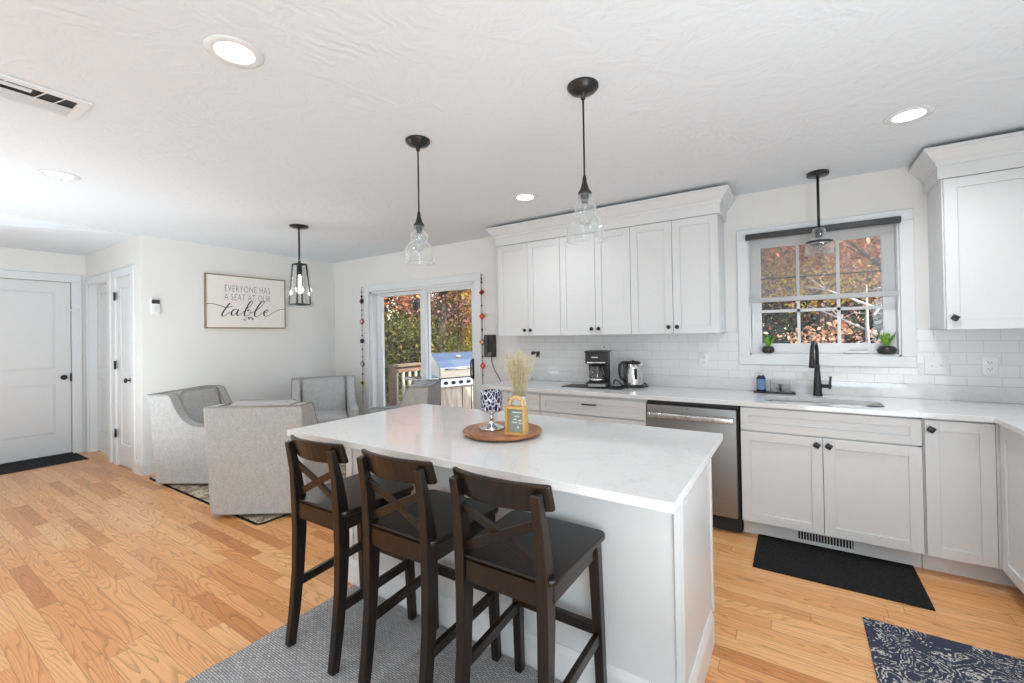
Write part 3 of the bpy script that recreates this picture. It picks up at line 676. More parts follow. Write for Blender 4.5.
# sink
t = thing('sink', 'undermount stainless steel sink set in the worktop below the window', 'sink', (0.13, 3.565, 0.70))
b = bmesh.new(); pr = [(-0.0005, 0.8832), (0.006, 0.882), (0.010, 0.75), (0.03, 0.72), (0.08, 0.715)]
rings = []
for inset, z in pr:
    rr = rrect(SK[0]+inset, SK[1]-inset, SK[2]+inset, SK[3]-inset, max(0.02, 0.07-inset*0.3)); rings.append([b.verts.new((x, y, z)) for x, y in rr])
for i in range(len(rings)-1):
    n = len(rings[i])
    for k in range(n): b.faces.new((rings[i][k], rings[i][(k+1) % n], rings[i+1][(k+1) % n], rings[i+1][k]))
b.faces.new(rings[-1])
m = MB(); m.add_bm(b, 0, True); o = m.build('basin', steel_mat('basin_steel', 0, 0.4, 0.26), t); sm = o.modifiers.new('thick', 'SOLIDIFY'); sm.thickness = 0.002; sm.offset = 1
m = MB(); m.lathe([(0.001, 0.7165), (0.02, 0.7165), (0.045, 0.718), (0.045, 0.716)], (0.13, 3.52, 0), 20); m.build('drain', CHROME, t)
# faucet
t = thing('faucet', 'matte black pull-down kitchen faucet behind the sink', 'faucet', (0.128, 3.80, 0.914))
fx, fy = 0.128, 3.80
m = MB(); m.lathe([(0.030, 0.9145), (0.030, 0.922), (0.027, 0.93), (0.025, 0.99), (0.019, 1.06), (0.016, 1.12), (0.0145, 1.14)], (fx, fy, 0), 20); m.build('body', BLACK, t)
arc = [(fx, fy, 1.10)]+[(fx-0.034*(1-math.cos(a))/2, fy-0.085+0.085*math.cos(a), 1.215+0.085*math.sin(a)) for a in [PI*k/12 for k in range(13)]]
m = MB(); m.tube(arc, 0.0125, 12); m.build('spout', BLACK, t)
m = MB(); m.lathe([(0.0135, 0.0), (0.015, -0.03), (0.019, -0.075), (0.0195, -0.095), (0.012, -0.097)], (fx-0.034, fy-0.17, 1.22), 16); m.build('spray_head', BLACK, t)
m = MB(); m.tube([(fx+0.01, fy, 0.985), (fx+0.062, fy, 0.985)], 0.0135, 12); m.bar([(fx+0.07, fy, 0.965), (fx+0.072, fy-0.004, 1.01), (fx+0.076, fy-0.008, 1.055)], 0.014, 0.012, updir=(1, 0, 0)); m.ball((fx+0.068, fy, 0.985), 0.0155); m.build('lever', BLACK, t)

# dishwasher ----------------------------------------------------------
def dishwasher():
    a, c = -0.946, -0.330
    t = thing('dishwasher', 'stainless steel dishwasher under the counter left of the sink', 'dishwasher', ((a+c)/2, W, 0))
    m = MB(); m.box(a, c, BF+0.03, W-0.02, 0.012, 0.875); m.build('body', DARKGAP, t)
    m = MB(); m.rbox(a+0.006, c-0.012, BF-0.022, BF+0.02, 0.118, 0.852, 0.006); d = m.build('door', steel_mat('satin_steel', 0, 0.46, 0.27), t)
    m = MB(); m.rbox(a+0.02, c-0.024, BF-0.075, BF-0.052, 0.762, 0.800, 0.008)
    for x in (a+0.03, c-0.05): m.box(x, x+0.018, BF-0.055, BF-0.02, 0.768, 0.794)
    m.build('handle', STEELV, d)
    m = MB(); m.box(-0.665, -0.645, BF-0.0232, BF-0.0218, 0.834, 0.840); m.build('badge', BLACKP, d)
    m = MB(); m.box(a+0.004, c-0.004, BF+0.005, BF+0.03, 0.856, 0.880); m.build('counter_gap_strip', BLACKP, t)  # black strip stands in for the dark gap below the counter
    m = MB(); m.box(a, c, TK-0.03, TK, 0.006, 0.114); m.build('toe_panel', BLACKP, t)
dishwasher()

# ------------------------------------------------------------------ island
IX0, IX1, IY0, IY1 = -2.165, -0.343, 1.575, 2.185
def island():
    t = thing('kitchen_island', 'white panelled kitchen island base with seating side', 'kitchen island', ((IX0+IX1)/2, (IY0+IY1)/2, 0))
    m = MB(); m.box(IX0, IX1, IY0, IY1, 0.105, 0.884); m.box(IX0, IX1, IY0, IY1-0.07, 0, 0.105); m.build('body', WHITE, t, 0.001)
    # corner posts and battens on the seating side
    for x0, x1, z0, z1 in ((IX0, IX0+0.05, 0, 0.884), (-1.60, -1.55, 0, 0.884), (-0.97, -0.92, 0, 0.884), (IX1-0.022, IX1, 0, 0.884), (IX0+0.05, -1.60, 0.80, 0.884), (-1.55, -0.97, 0.80, 0.884)):
        m = MB(); m.box(x0, x1, IY0-0.010, IY0, z0, z1); m.build('batten', WHITE, t, 0.0015)
    for y0, y1, z0 in ((IY0-0.010, IY0+0.022, 0), (IY1-0.022, IY1, 0.105)):
        m = MB(); m.box(IX1, IX1+0.008, y0, y1, z0, 0.884); m.build('corner_strip', WHITE, t, 0.001)
    m = MB(); m.sweep([(IX0-0.0005, IY1-0.08), (IX0-0.0005, IY0-0.0005), (IX1+0.0005, IY0-0.0005), (IX1+0.0005, IY1-0.07)], [(u*1.05, z*0.98) for u, z in BBP], side=1); m.build('baseboard', TRIM, t)
    for i in range(3):   # doors on the working side
        w = (IX1-IX0)/3; mm = shaker(MB(), -(IX0+(i+1)*w), -(IX0+i*w), 0.114, 0.874, 0); mm.bm.transform(Matrix.Translation((0, IY1+0.02, 0)) @ Matrix.Rotation(PI, 4, 'Z'))
        mm.build('door', WHITE, t, 0.0015)
island()
m = MB(); m.box(-2.205, -0.287, 1.245, 2.208, 0.8845, 0.9145)
tag(m.build('island_worktop', QUARTZ, None, 0.002), 'white veined quartz worktop slab on the kitchen island', 'countertop')

# ------------------------------------------------------------------ bar stools
def make_stool():
    t = thing('bar_stool', '', 'bar stool', (0, 0, 0.0), 0, 'bar stools at the kitchen island')
    SH = 0.645
    def rear(s):
        xb, xt = s*0.156, s*0.154
        pts = [(xb, 0.000, 0.0), (xb, 0.022, 0.15), (xb, 0.040, 0.32), (xb, 0.048, 0.50), (xb, 0.046, 0.64), (xt, 0.030, 0.78), (xt, 0.002, 0.908)]
        m = MB(); m.bar(pts, [0.034, 0.035, 0.036, 0.038, 0.038, 0.034, 0.030], [0.036, 0.040, 0.044, 0.052, 0.055, 0.040, 0.026], updir=(1, 0, 0)); return m
    for s in (-1, 1): rear(s).build('rear_leg', ESPRESSO, t, 0.004, world=False)
    for s in (-1, 1):
        m = MB(); m.bar([(s*0.178, 0.418, 0), (s*0.174, 0.406, 0.3), (s*0.168, 0.392, SH-0.02)], [0.032, 0.036, 0.04], [0.034, 0.038, 0.042], updir=(1, 0, 0)); m.build('front_leg', ESPRESSO, t, 0.004, world=False)
    b = bmesh.new(); pl = rrect(-0.205, 0.205, 0.03, 0.435, 0.035)
    vs0 = [b.verts.new((x*(0.93+0.07*(y-0.03)/0.4), y, SH-0.02)) for x, y in pl]; vs1 = [b.verts.new((x*(0.93+0.07*(y-0.03)/0.4), y, SH+0.002)) for x, y in pl]; n = len(pl)
    b.faces.new(vs0[::-1]); b.faces.new(vs1)
    for k in range(n): b.faces.new((vs0[k], vs0[(k+1) % n], vs1[(k+1) % n], vs1[k]))
    m = MB(); m.add_bm(b); m.build('seat', ESPRESSO_SEAT, t, 0.006, 3, world=False)
    m = MB(); m.box(-0.15, 0.15, 0.030, 0.052, SH-0.085, SH-0.005); m.build('rear_apron', ESPRESSO, t, 0.003, world=False)
    m = MB(); m.box(-0.15, 0.15, 0.388, 0.408, SH-0.08, SH-0.02); m.build('front_apron', ESPRESSO, t, 0.003, world=False)
    for s in (-1, 1):
        m = MB(); m.bar([(s*0.168, 0.06, SH-0.05), (s*0.168, 0.39, SH-0.05)], 0.02, 0.058, updir=(1, 0, 0)); m.build('side_apron', ESPRESSO, t, 0.003, world=False)
    # curved top rail
    n = 10; vs, fs = [], []
    for i in range(n+1):
        u = -1+2*i/n; x = u*0.186; yb = 0.052-0.046*(1-u*u); zt = 0.930+0.006*(1-u*u); zb = 0.843-0.004*(1-u*u)
        for (dy, z) in ((-0.0, zb), (0.022, zb), (0.013-0.02, zt), (-0.02-0.0085, zt)): vs.append((x, yb+dy, z))
    for i in range(n):
        for k in range(4): fs.append((i*4+k, i*4+(k+1) % 4, i*4+4+(k+1) % 4, i*4+4+k))
    fs += [(3, 2, 1, 0), tuple(range(n*4, n*4+4))]
    m = MB(); m.mesh(vs, fs); m.build('top_rail', ESPRESSO, t, 0.009, 3, world=False)
    for s in (-1, 1):
        m = MB(); m.bar([(s*-0.152, 0.030, 0.812), (0, 0.040+0.004*s, 0.74), (s*0.152, 0.047, 0.665)], 0.014, 0.030, updir=(0, 1, 0.2)); m.build('cross_brace', ESPRESSO, t, 0.002, world=False)
    for s in (-1, 1):
        m = MB(); m.bar([(s*0.168, 0.035, 0.255), (s*0.174, 0.415, 0.275)], 0.02, 0.04, updir=(1, 0, 0)); m.build('side_stretcher', ESPRESSO, t, 0.003, world=False)
    m = MB(); m.bar([(-0.174, 0.40, 0.30), (0.174, 0.40, 0.30)], 0.022, 0.04, updir=(0, 1, 0)); m.build('footrest', ESPRESSO, t, 0.003, world=False)
    return t
st0 = make_stool()
for i, (x, y, rz, lb) in enumerate(((-1.765, 1.090, 0.0, 'dark brown cross-back bar stool nearest the armchairs, left end of the island'), (-1.264, 1.090, 0.0, 'dark brown cross-back bar stool in the middle of the three'), (-0.792, 1.090, 0.0, 'dark brown cross-back bar stool nearest the camera, right of the three'))):
    o = st0 if i == 0 else copy_tree(st0)
    o.location = (x, y, 0.0145); o.rotation_euler = (0, 0, rz); o['label'] = lb

# ------------------------------------------------------------------ rugs
m = MB(); m.rbox(-2.085, 0.10, 0.30, 1.548, 0.0005, 0.0115, 0.005); tag(m.build('area_rug', RUGGREY), 'grey woven area rug under the bar stools', 'rug')
m = MB(); m.rbox(-0.235, 0.550, 2.905, 3.385, 0.0005, 0.009, 0.004); tag(m.build('floor_mat', MATBLACK), 'plain black floor mat in front of the sink cabinet', 'mat')
m = MB(); m.rbox(0.245, 0.872, 1.45, 2.66, 0.0005, 0.009, 0.004); tag(m.build('patterned_mat', DAMASK), 'navy blue and cream paisley mat at the lower right', 'mat')
m = MB(); m.rbox(XE+0.03, -7.03, 0.55, 1.58, 0.0005, 0.010, 0.004); tag(m.build('door_mat', MATDARK), 'charcoal door mat in front of the entry door', 'mat')
t = thing('oriental_rug', 'faded oriental rug with dark border under the grey armchairs', 'rug', (-4.43, 2.5, 0))
def rr_slab(m, x0, x1, y0, y1, r, z0, z1): return m.prism(rrect(x0, x1, y0, y1, r), 'z', z0, z1)
rr_slab(MB(), -5.50, -3.36, 1.67, 3.35, 0.05, 0.0005, 0.008).build('border', plain('black_rug_border', (0.02, 0.02, 0.022, 1), 0.95, spec=0.1), t)
rr_slab(MB(), -5.483, -3.377, 1.687, 3.333, 0.03, 0.008, 0.0095).build('field', ORIENTAL, t)

# ------------------------------------------------------------------ armchairs
def make_armchair():
    """local: faces +y, origin at the middle of the base"""
    t = thing('armchair', '', 'armchair', (0, 0, 0), 0, 'upholstered armchairs in the dining corner')
    w, h = 0.37, 0.865
    prof = [(-0.36, 0.022), (0.37, 0.022), (0.39, 0.53), (0.38, 0.55), (0.25, 0.556), (0.06, 0.563), (-0.01, 0.578), (-0.06, 0.605), (-0.10, 0.642), (-0.135, 0.69), (-0.16, 0.735), (-0.185, 0.79), (-0.205, 0.835), (-0.225, 0.858), (-0.255, h), (-0.43, h)]
    for s in (-1, 1):
        m = MB(); a, c = (s*w, s*(w-0.105)); m.prism(prof, 'x', a, c); sd = m.build('side_panel', FABRIC, t, 0.018, 3, world=False)
        m = MB()
        for x in (s*(w-0.004), s*(w-0.10)):
            m.tube([(x, y, z+0.001) for y, z in prof[2:]], 0.005, 6)
        m.build('piping', PIPING, sd, world=False)
    m = MB(); m.mesh([(x, y, z) for x in (-w+0.06, w-0.06) for y, z in ((-0.36, 0.022), (-0.26, 0.022), (-0.30, h-0.015), (-0.43, h-0.004))], [(0, 1, 2, 3), (7, 6, 5, 4), (0, 4, 5, 1), (1, 5, 6, 2), (2, 6, 7, 3), (3, 7, 4, 0)]); bk = m.build('outer_back', FABRIC, t, 0.012, 3, world=False)
    m = MB(); m.tube([(-w+0.02, -0.428, h), (w-0.02, -0.428, h)], 0.005, 6); m.build('piping', PIPING, bk, world=False)
    m = MB(); m.rbox(-w+0.11, w-0.11, 0.26, 0.36, 0.028, 0.34, 0.015); m.build('front_rail', FABRIC, t, world=False)
    m = MB(); m.rbox(-w+0.108, w-0.108, -0.22, 0.385, 0.33, 0.47, 0.045, seg=4); m.build('seat_cushion', FABRIC, t, world=False)
    m = MB(); m.rbox(-w+0.108, w-0.108, -0.07, 0.07, 0.0, 0.475, 0.045, seg=4); m.bm.transform(Matrix.Translation((0, -0.175, 0.412)) @ Matrix.Rotation(math.radians(12), 4, 'X'))
    cu = m.build('back_cushion', FABRIC, t, world=False)
    m = MB()
    for y in (-0.066, 0.066):
        m.tube([(x, y, z) for x, z in ((-w+0.118, 0.03), (-w+0.112, 0.43), (-w+0.15, 0.466), (w-0.15, 0.466), (w-0.112, 0.43), (w-0.118, 0.03))], 0.005, 6)
    m.bm.transform(Matrix.Translation((0, -0.175, 0.412)) @ Matrix.Rotation(math.radians(12), 4, 'X')); m.build('piping', PIPING, cu, world=False)
    m = MB(); m.lathe([(0.24, 0.0), (0.24, 0.016), (0.08, 0.018), (0.08, 0.04)], (0, 0, 0), 24); m.build('swivel_base', BLACKP, t, world=False)
    return t
ac0 = make_armchair()
def face_angle(fx, fy): return math.atan2(-fx, fy)
for i, (x, y, fx_, fy_, lb) in enumerate(((-4.96, 2.10, 0.86, 0.51, 'pale grey armchair standing by the wall beside the hallway opening'), (-3.70, 2.04, -0.56, 0.83, 'pale grey armchair seen from behind, nearest the island'), (-4.84, 3.205, 0.84, -0.55, 'pale grey armchair in the room corner, facing the camera'), (-3.64, 3.27, -0.85, -0.53, 'pale grey armchair in front of the sliding door, mostly hidden by island'))):
    o = ac0 if i == 0 else copy_tree(ac0)
    o.location = (x, y, 0.0098); o.rotation_euler = (0, 0, face_angle(fx_, fy_)); o['label'] = lb

# ------------------------------------------------------------------ lamps
LAMPE = dict(shape='DISK', size=0.12, spread=math.radians(150))
def recessed(x, y, lb, e=4.2):
    t = thing('recessed_light', lb, 'ceiling light', (x, y, C), 0, 'recessed ceiling lights')
    m = MB(); m.lathe([(0.066, -0.004), (0.072, -0.006), (0.097, -0.004), (0.100, -0.0005), (0.066, -0.0005)], (x, y, C), 32, cap=False); m.build('trim_ring', TRIM, t)
    m = MB(); m.lathe([(0.001, -0.0035), (0.066, -0.0035)], (x, y, C), 32, cap=False); m.build('lens', GLOW, t)
    light('recessed_lamp', 'AREA', (x, y, C-0.012), e, (0.96, 0.98, 1.0), aim=(0, 0, -1), **LAMPE)
for x, y, lb, *e in ((-1.77, 0.815, 'recessed ceiling light nearest the camera at upper left'), (0.51, 2.985, 'recessed ceiling light at upper right, near the sink', 7.5), (-1.78, 2.96, 'recessed ceiling light just before the wall cabinets'), (-4.01, 0.77, 'recessed ceiling light near the hallway, beyond the air vent')): recessed(x, y, lb, *e)
for x, y in ((0.51, 0.80), (-1.77, -1.4), (0.51, -1.4), (-4.01, -1.4)): light('recessed_lamp', 'AREA', (x, y, C-0.012), 3.6, (0.96, 0.98, 1.0), aim=(0, 0, -1), **LAMPE)

def shell(prof, c, n=32, th=0.0):
    m = MB(); m.lathe(prof, c, n, cap=False); return m
BULBG = emit_mat('bulb_glow', (1, 0.95, 0.88, 1), 14)
def island_pendant(x, y, lb):
    t = thing('pendant_light', lb, 'pendant light', (x, y, C), 0, 'glass pendants over the island')
    z = C
    m = MB(); m.lathe([(0.068, -0.0005), (0.068, -0.012), (0.059, -0.016), (0.057, -0.024), (0.03, -0.034), (0.012, -0.042), (0.010, -0.06), (0.004, -0.062)], (x, y, z), 28); m.build('canopy', BLACK, t)
    m = MB(); m.cyl((x, y, 0), 0.0045, 2.07, z-0.055, 8); m.build('cord', BLACK, t)
    m = MB(); m.lathe([(0.004, 2.085), (0.008, 2.075), (0.011, 2.05), (0.020, 2.02), (0.030, 2.006), (0.030, 2.0), (0.019, 1.998), (0.019, 1.978), (0.015, 1.974), (0.015, 1.962)], (x, y, 0), 20); m.build('socket', BLACK, t)
    prof = [(0.028, 1.998), (0.031, 1.985), (0.029, 1.975), (0.036, 1.965), (0.046, 1.952), (0.0485, 1.938), (0.045, 1.924), (0.0425, 1.914), (0.046, 1.907), (0.058, 1.900), (0.070, 1.888), (0.078, 1.868), (0.082, 1.840), (0.083, 1.800), (0.0835, 1.792)]
    m = shell(prof, (x, y, 0)); o = m.build('glass_shade', PGLASS, t); s = o.modifiers.new('thick', 'SOLIDIFY'); s.thickness = 0.004
    m = MB(); m.lathe([(0.012, 1.962), (0.015, 1.945), (0.026, 1.91), (0.028, 1.89), (0.022, 1.868), (0.001, 1.858)], (x, y, 0), 16); m.build('bulb', glass_mat('bulb_glass', refl=0.2, facing=0.6), t)
island_pendant(-0.765, 1.782, 'clear stepped-glass pendant on black cord, nearer the camera over the island')
island_pendant(-1.745, 1.75, 'clear stepped-glass pendant on black cord, farther left over the island')
def lantern(x, y):
    t = thing('lantern_pendant', 'tapered glass lantern pendant with black frame above the grey armchairs', 'pendant light', (x, y, C))
    m = MB(); m.lathe([(0.085, -0.0005), (0.085, -0.012), (0.07, -0.018), (0.012, -0.022), (0.012, -0.04)], (x, y, C), 24); m.build('canopy', BLACK, t)
    m = MB(); m.cyl((x, y, 0), 0.009, 2.17, C-0.06, 10); m.tube([(x+0.012*math.cos(a), y, C-0.05+0.02*math.sin(a)) for a in [2*PI*k/12 for k in range(12)]], 0.004, 6, close=True)
    m.tube([(x+0.012*math.cos(a), y, 2.15+0.02*math.sin(a)) for a in [2*PI*k/12 for k in range(12)]], 0.004, 6, close=True); m.build('stem', BLACK, t)
    zt, zb, a, b_ = 2.105, 1.715, 0.044, 0.068
    m = MB(); cs = [(-1, -1), (1, -1), (1, 1), (-1, 1)]
    for i in range(4):
        s, q = cs[i], cs[(i+1) % 4]
        m.bar([(x+s[0]*a, y+s[1]*a, zt), (x+s[0]*b_, y+s[1]*b_, zb)], 0.012, 0.012, updir=(1, 0.01, 0))
        m.bar([(x+s[0]*a, y+s[1]*a, zt), (x+q[0]*a, y+q[1]*a, zt)], 0.012, 0.012, updir=(0, 0, 1))
        m.bar([(x+s[0]*b_, y+s[1]*b_, zb), (x+q[0]*b_, y+q[1]*b_, zb)], 0.012, 0.012, updir=(0, 0, 1))
    m.box(x-a, x+a, y-0.008, y+0.008, zt-0.004, zt+0.008); m.cyl((x, y, 0), 0.012, zt, 2.135, 10)
    m.build('frame', BLACK, t)
    # larger glass sleeve outside the frame
    A, B_ = 0.058, 0.094; z1, z0 = 2.09, 1.69
    vs = [(x+s[0]*A, y+s[1]*A, z1) for s in cs]+[(x+s[0]*B_, y+s[1]*B_, z0) for s in cs]
    m = MB(); m.mesh(vs, [(i, (i+1) % 4, 4+(i+1) % 4, 4+i) for i in range(4)]); o = m.build('glass_shade', glass_mat('lantern_glass', tint=(0.96, 0.97, 0.97, 1), refl=0.02, facing=0.3), t); s = o.modifiers.new('thick', 'SOLIDIFY'); s.thickness = 0.004
    m = MB(); m.cyl((x, y, 0), 0.014, 2.0, zt, 12); m.build('socket', BLACK, t)
    m = MB(); m.ball((x, y, 1.86), 0.034, 16, sc=(1, 1, 1.1)); m.cyl((x, y, 0), 0.012, 1.895, 2.0, 12); m.build('bulb', BULBG, t)
    light('lantern_lamp', 'POINT', (x, y, 1.84), 27, (1, 0.95, 0.88), shadow_soft_size=0.03)
lantern(-4.03, 2.42)
def sink_pendant(x, y):
    t = thing('sink_pendant', 'black rod pendant with glass bell hanging before the sink window', 'pendant light', (x, y, C))
    m = MB(); m.lathe([(0.066, -0.0005), (0.066, -0.02), (0.062, -0.024), (0.008, -0.026)], (x, y, C), 28); m.build('canopy', BLACK, t)
    m = MB(); m.cyl((x, y, 0), 0.0085, 2.08, C-0.02, 10); m.build('rod', BLACK, t)
    m = MB(); m.lathe([(0.022, 2.09), (0.022, 2.03), (0.016, 2.028)], (x, y, 0), 18); m.build('socket', BLACK, t)
    m = shell([(0.022, 2.092), (0.036, 2.086), (0.040, 2.07), (0.040, 2.035), (0.046, 2.018), (0.066, 2.005), (0.078, 1.985), (0.081, 1.95), (0.081, 1.905)], (x, y, 0)); o = m.build('glass_shade', PGLASS, t); s = o.modifiers.new('thick', 'SOLIDIFY'); s.thickness = 0.004
    m = MB(); m.lathe([(0.012, 2.03), (0.016, 2.015), (0.026, 1.985), (0.028, 1.965), (0.02, 1.945), (0.001, 1.938)], (x, y, 0), 16); m.build('bulb', bpy.data.materials['bulb_glass'], t)
    m = MB(); m.lathe([(0.0785, 2.0), (0.082, 1.988), (0.0785, 1.985)], (x, y, 0), 28, cap=False); m.build('shade_rim', BLACK, t)
sink_pendant(0.152, 3.70)

# ceiling vent
t = thing('ceiling_vent', 'white ceiling air vent with slatted grille at upper left', 'vent', (-2.81, 0.34, C))
vx0, vx1, vy0, vy1 = -2.955, -2.675, 0.05, 0.625
m = MB(); f = 0.04
for a in ((vx0, vx0+f, vy0, vy1), (vx1-f, vx1, vy0, vy1), (vx0+f, vx1-f, vy0, vy0+f), (vx0+f, vx1-f, vy1-f, vy1)): m.box(*a, C-0.010, C-0.0005)
m.build('frame', TRIM, t, 0.002)
m = MB(); m.box(vx0+f, vx1-f, vy0+f, vy1-f, C-0.0025, C-0.0008); m.build('duct_opening', DARKGAP, t)
m = MB()
for i in range(9):
    x = vx0+f+0.004+i*0.0125; m.box(x, x+0.0075, vy0+f, vy1-f, C-0.0095, C-0.008)
m.build('louvers', TRIM, t)
m = MB()
for y in (vy0+0.10, vy0+0.30, vy1-0.16, vy1-0.10): m.bar([(vx0+f+0.12, y, C-0.009), (vx1-f, y+0.02, C-0.006)], 0.012, 0.002, updir=(0, 1, 0.6))
m.box(vx1-f-0.05, vx1-f-0.02, vy0+0.18, vy1-0.18, C-0.009, C-0.004)
m.build('damper_vanes', TRIM, t)

# ------------------------------------------------------------------ wall sign
def sign():
    y0, y1, z0, z1 = 2.245, 3.175, 1.518, 2.152
    t = thing('wall_sign', 'framed cream sign reading EVERYONE HAS A SEAT AT OUR table', 'sign', (XL, (y0+y1)/2, (z0+z1)/2))
    f = 0.012; x1 = XL+0.034
    m = MB()
    for a in ((y0, y1, z0, z0+f), (y0, y1, z1-f, z1), (y0, y0+f, z0+f, z1-f), (y1-f, y1, z0+f, z1-f)): m.box(XL+0.001, x1, *a)
    m.build('frame', FRAMEW, t, 0.001)
    m = MB(); m.box(XL+0.002, XL+0.028, y0+f, y1-f, z0+f, z1-f); m.build('panel', CANVAS, t)
    xf = XL+0.0285
    def text(s, cy, cz, size, wfit):
        cu = bpy.data.curves.new('lettering', 'FONT'); cu.body = s; cu.size = size; cu.align_x = 'CENTER'; cu.align_y = 'CENTER'; cu.extrude = 0.0004; cu.space_character = 1.12; cu.offset = -0.002
        o = bpy.data.objects.new('lettering', cu); COL.objects.link(o); cu.materials.append(INKL); o.parent = t
        bpy.context.view_layer.update(); k = wfit/o.dimensions.x
        me = bpy.data.meshes.new_from_object(o.evaluated_get(bpy.context.evaluated_depsgraph_get())); bpy.data.objects.remove(o)
        me.transform(Matrix.Translation(Vector((xf, cy, cz))-OFF[t.name]) @ Matrix.Rotation(PI/2, 4, 'Z') @ Matrix.Rotation(PI/2, 4, 'X') @ Matrix.Diagonal((k, 1, 1, 1)))
        o = bpy.data.objects.new('lettering', me); COL.objects.link(o); o.parent = t
    text('EVERYONE HAS', 2.712, 1.990, 0.112, 0.525); text('A SEAT AT OUR', 2.712, 1.888, 0.112, 0.535)
    # script word drawn with a varying pen; (u,v) in the sign's own frame, u 0..1 across, v up
    def pen(pts, wmin, wmax):
        P = [Vector(p) for p in pts]; Q = []
        for i in range(len(P)-1):   # Catmull-Rom
            p0, p1, p2, p3 = P[max(i-1, 0)], P[i], P[i+1], P[min(i+2, len(P)-1)]
            for k in range(8):
                s = k/8; Q.append(0.5*((2*p1)+(-p0+p2)*s+(2*p0-5*p1+4*p2-p3)*s*s+(-p0+3*p1-3*p2+p3)*s**3))
        Q.append(P[-1]); vs, fs = [], []
        for i, q in enumerate(Q):
            d = (Q[min(i+1, len(Q)-1)]-Q[max(i-1, 0)]); d = d.normalized() if d.length > 1e-9 else Vector((1, 0))
            w = wmin+(wmax-wmin)*max(0, -d.y)**1.3; nrm = Vector((-d.y, d.x))*w/2
            for s in (1, -1):
                c = q+nrm*s; vs += [(xf, y0+c.x, z0+c.y), (xf+0.0012, y0+c.x, z0+c.y)]
        for i in range(len(Q)-1):
            a = i*4; bq = a+4; fs += [(a+1, a+3, bq+3, bq+1), (a, a+1, bq+1, bq), (a+2, bq+2, bq+3, a+3)]
        return vs, fs
    # measured on the sign: width .93 m, height .634 m
    strokes = [
        [(0.012, 0.283), (0.09, 0.285), (0.17, 0.265), (0.215, 0.25)],                                         # left flourish
        [(0.29, 0.305), (0.255, 0.255), (0.205, 0.175), (0.195, 0.135), (0.215, 0.120), (0.25, 0.145), (0.285, 0.185)],   # t
        [(0.215, 0.243), (0.26, 0.245), (0.325, 0.262)],                                                       # t bar
        [(0.375, 0.215), (0.345, 0.222), (0.31, 0.185), (0.305, 0.145), (0.325, 0.135), (0.36, 0.17), (0.385, 0.22), (0.37, 0.16), (0.38, 0.135), (0.41, 0.155), (0.46, 0.205)],  # a
        [(0.46, 0.205), (0.53, 0.285), (0.555, 0.335), (0.535, 0.345), (0.505, 0.30), (0.465, 0.20), (0.455, 0.145), (0.475, 0.13), (0.515, 0.155), (0.53, 0.20), (0.51, 0.222), (0.49, 0.20)],  # b
        [(0.51, 0.18), (0.56, 0.19), (0.63, 0.255), (0.68, 0.325), (0.675, 0.35), (0.645, 0.33), (0.59, 0.225), (0.57, 0.15), (0.59, 0.125), (0.63, 0.15), (0.68, 0.195)],  # l
        [(0.68, 0.185), (0.715, 0.20), (0.73, 0.225), (0.715, 0.232), (0.685, 0.20), (0.68, 0.155), (0.70, 0.135), (0.75, 0.16), (0.82, 0.215), (0.87, 0.243), (0.918, 0.245)],  # e + right flourish
        [(0.435, 0.072), (0.45, 0.082), (0.47, 0.085)], [(0.445, 0.074), (0.47, 0.070)],
        [(0.475, 0.100), (0.50, 0.108), (0.515, 0.085)], [(0.52, 0.112), (0.545, 0.100), (0.555, 0.075)],
        [(0.50, 0.112), (0.53, 0.120), (0.545, 0.118)]]
    m = MB()
    for s in strokes: m.mesh(*pen([(u-0.035*math.sin(PI*u/0.93), 0.228+(v-0.22)*0.86) for u, v in s], 0.0055, 0.017))
    m.build('script_word', INK, t)
sign()
# thermostat
t = thing('thermostat', 'small white thermostat with dark screen on the wall beside the hallway', 'thermostat', (XL, 1.79, 1.74))
m = MB(); m.rbox(XL+0.0005, XL+0.022, 1.752, 1.832, 1.665, 1.825, 0.006); m.build('housing', PLATE, t)
m = MB(); m.box(XL+0.0215, XL+0.0235, 1.757, 1.827, 1.775, 1.818); m.build('screen', BLACKP, t)
m = MB(); m.rbox(XL+0.0215, XL+0.0245, 1.770, 1.800, 1.690, 1.745, 0.001); m.build('button_panel', TRIM, t)

# ------------------------------------------------------------------ wall plates
def outlet(xc, zc, lb, kind='outlet', M=None, w=0.072, h=0.118):
    y = W-0.009
    t = thing('wall_outlet' if kind == 'outlet' else 'light_switch', lb, 'outlet' if kind == 'outlet' else 'light switch', (xc, y, zc), 0, 'wall plates on the tiles')
    m = MB(); m.rbox(xc-w/2, xc+w/2, y-0.006, y-0.0005, zc-h/2, zc+h/2, 0.0025); m.build('plate', PLATE, t)
    if kind == 'outlet':
        for dz in (-0.02, 0.02):
            m = MB(); m.rbox(xc-0.017, xc+0.017, y-0.008, y-0.0055, zc+dz-0.014, zc+dz+0.014, 0.001); so = m.build('socket', PLATE, t)
            m = MB(); m.box(xc-0.008, xc-0.0055, y-0.0085, y-0.0078, zc+dz-0.003, zc+dz+0.006); m.box(xc+0.0055, xc+0.008, y-0.0085, y-0.0078, zc+dz-0.003, zc+dz+0.006); m.cyl((xc, y-0.0085, zc+dz-0.008), 0.0025, 0, 0.0007, 8, axis='y'); m.build('slots', BLACKP, so)
    else:
        for dx in (-0.023, 0.023):
            m = MB(); m.box(xc+dx-0.005, xc+dx+0.005, y-0.0064, y-0.0055, zc-0.012, zc+0.012); m.bar([(xc+dx, y-0.004, zc-0.002), (xc+dx, y-0.016, zc+0.007)], 0.007, 0.007); m.build('toggle', PLATE, t)
outlet(-0.643, 1.153, 'white wall outlet on the tiles between kettle and window')
outlet(1.02, 1.142, 'white wall outlet under the right wall cabinet')
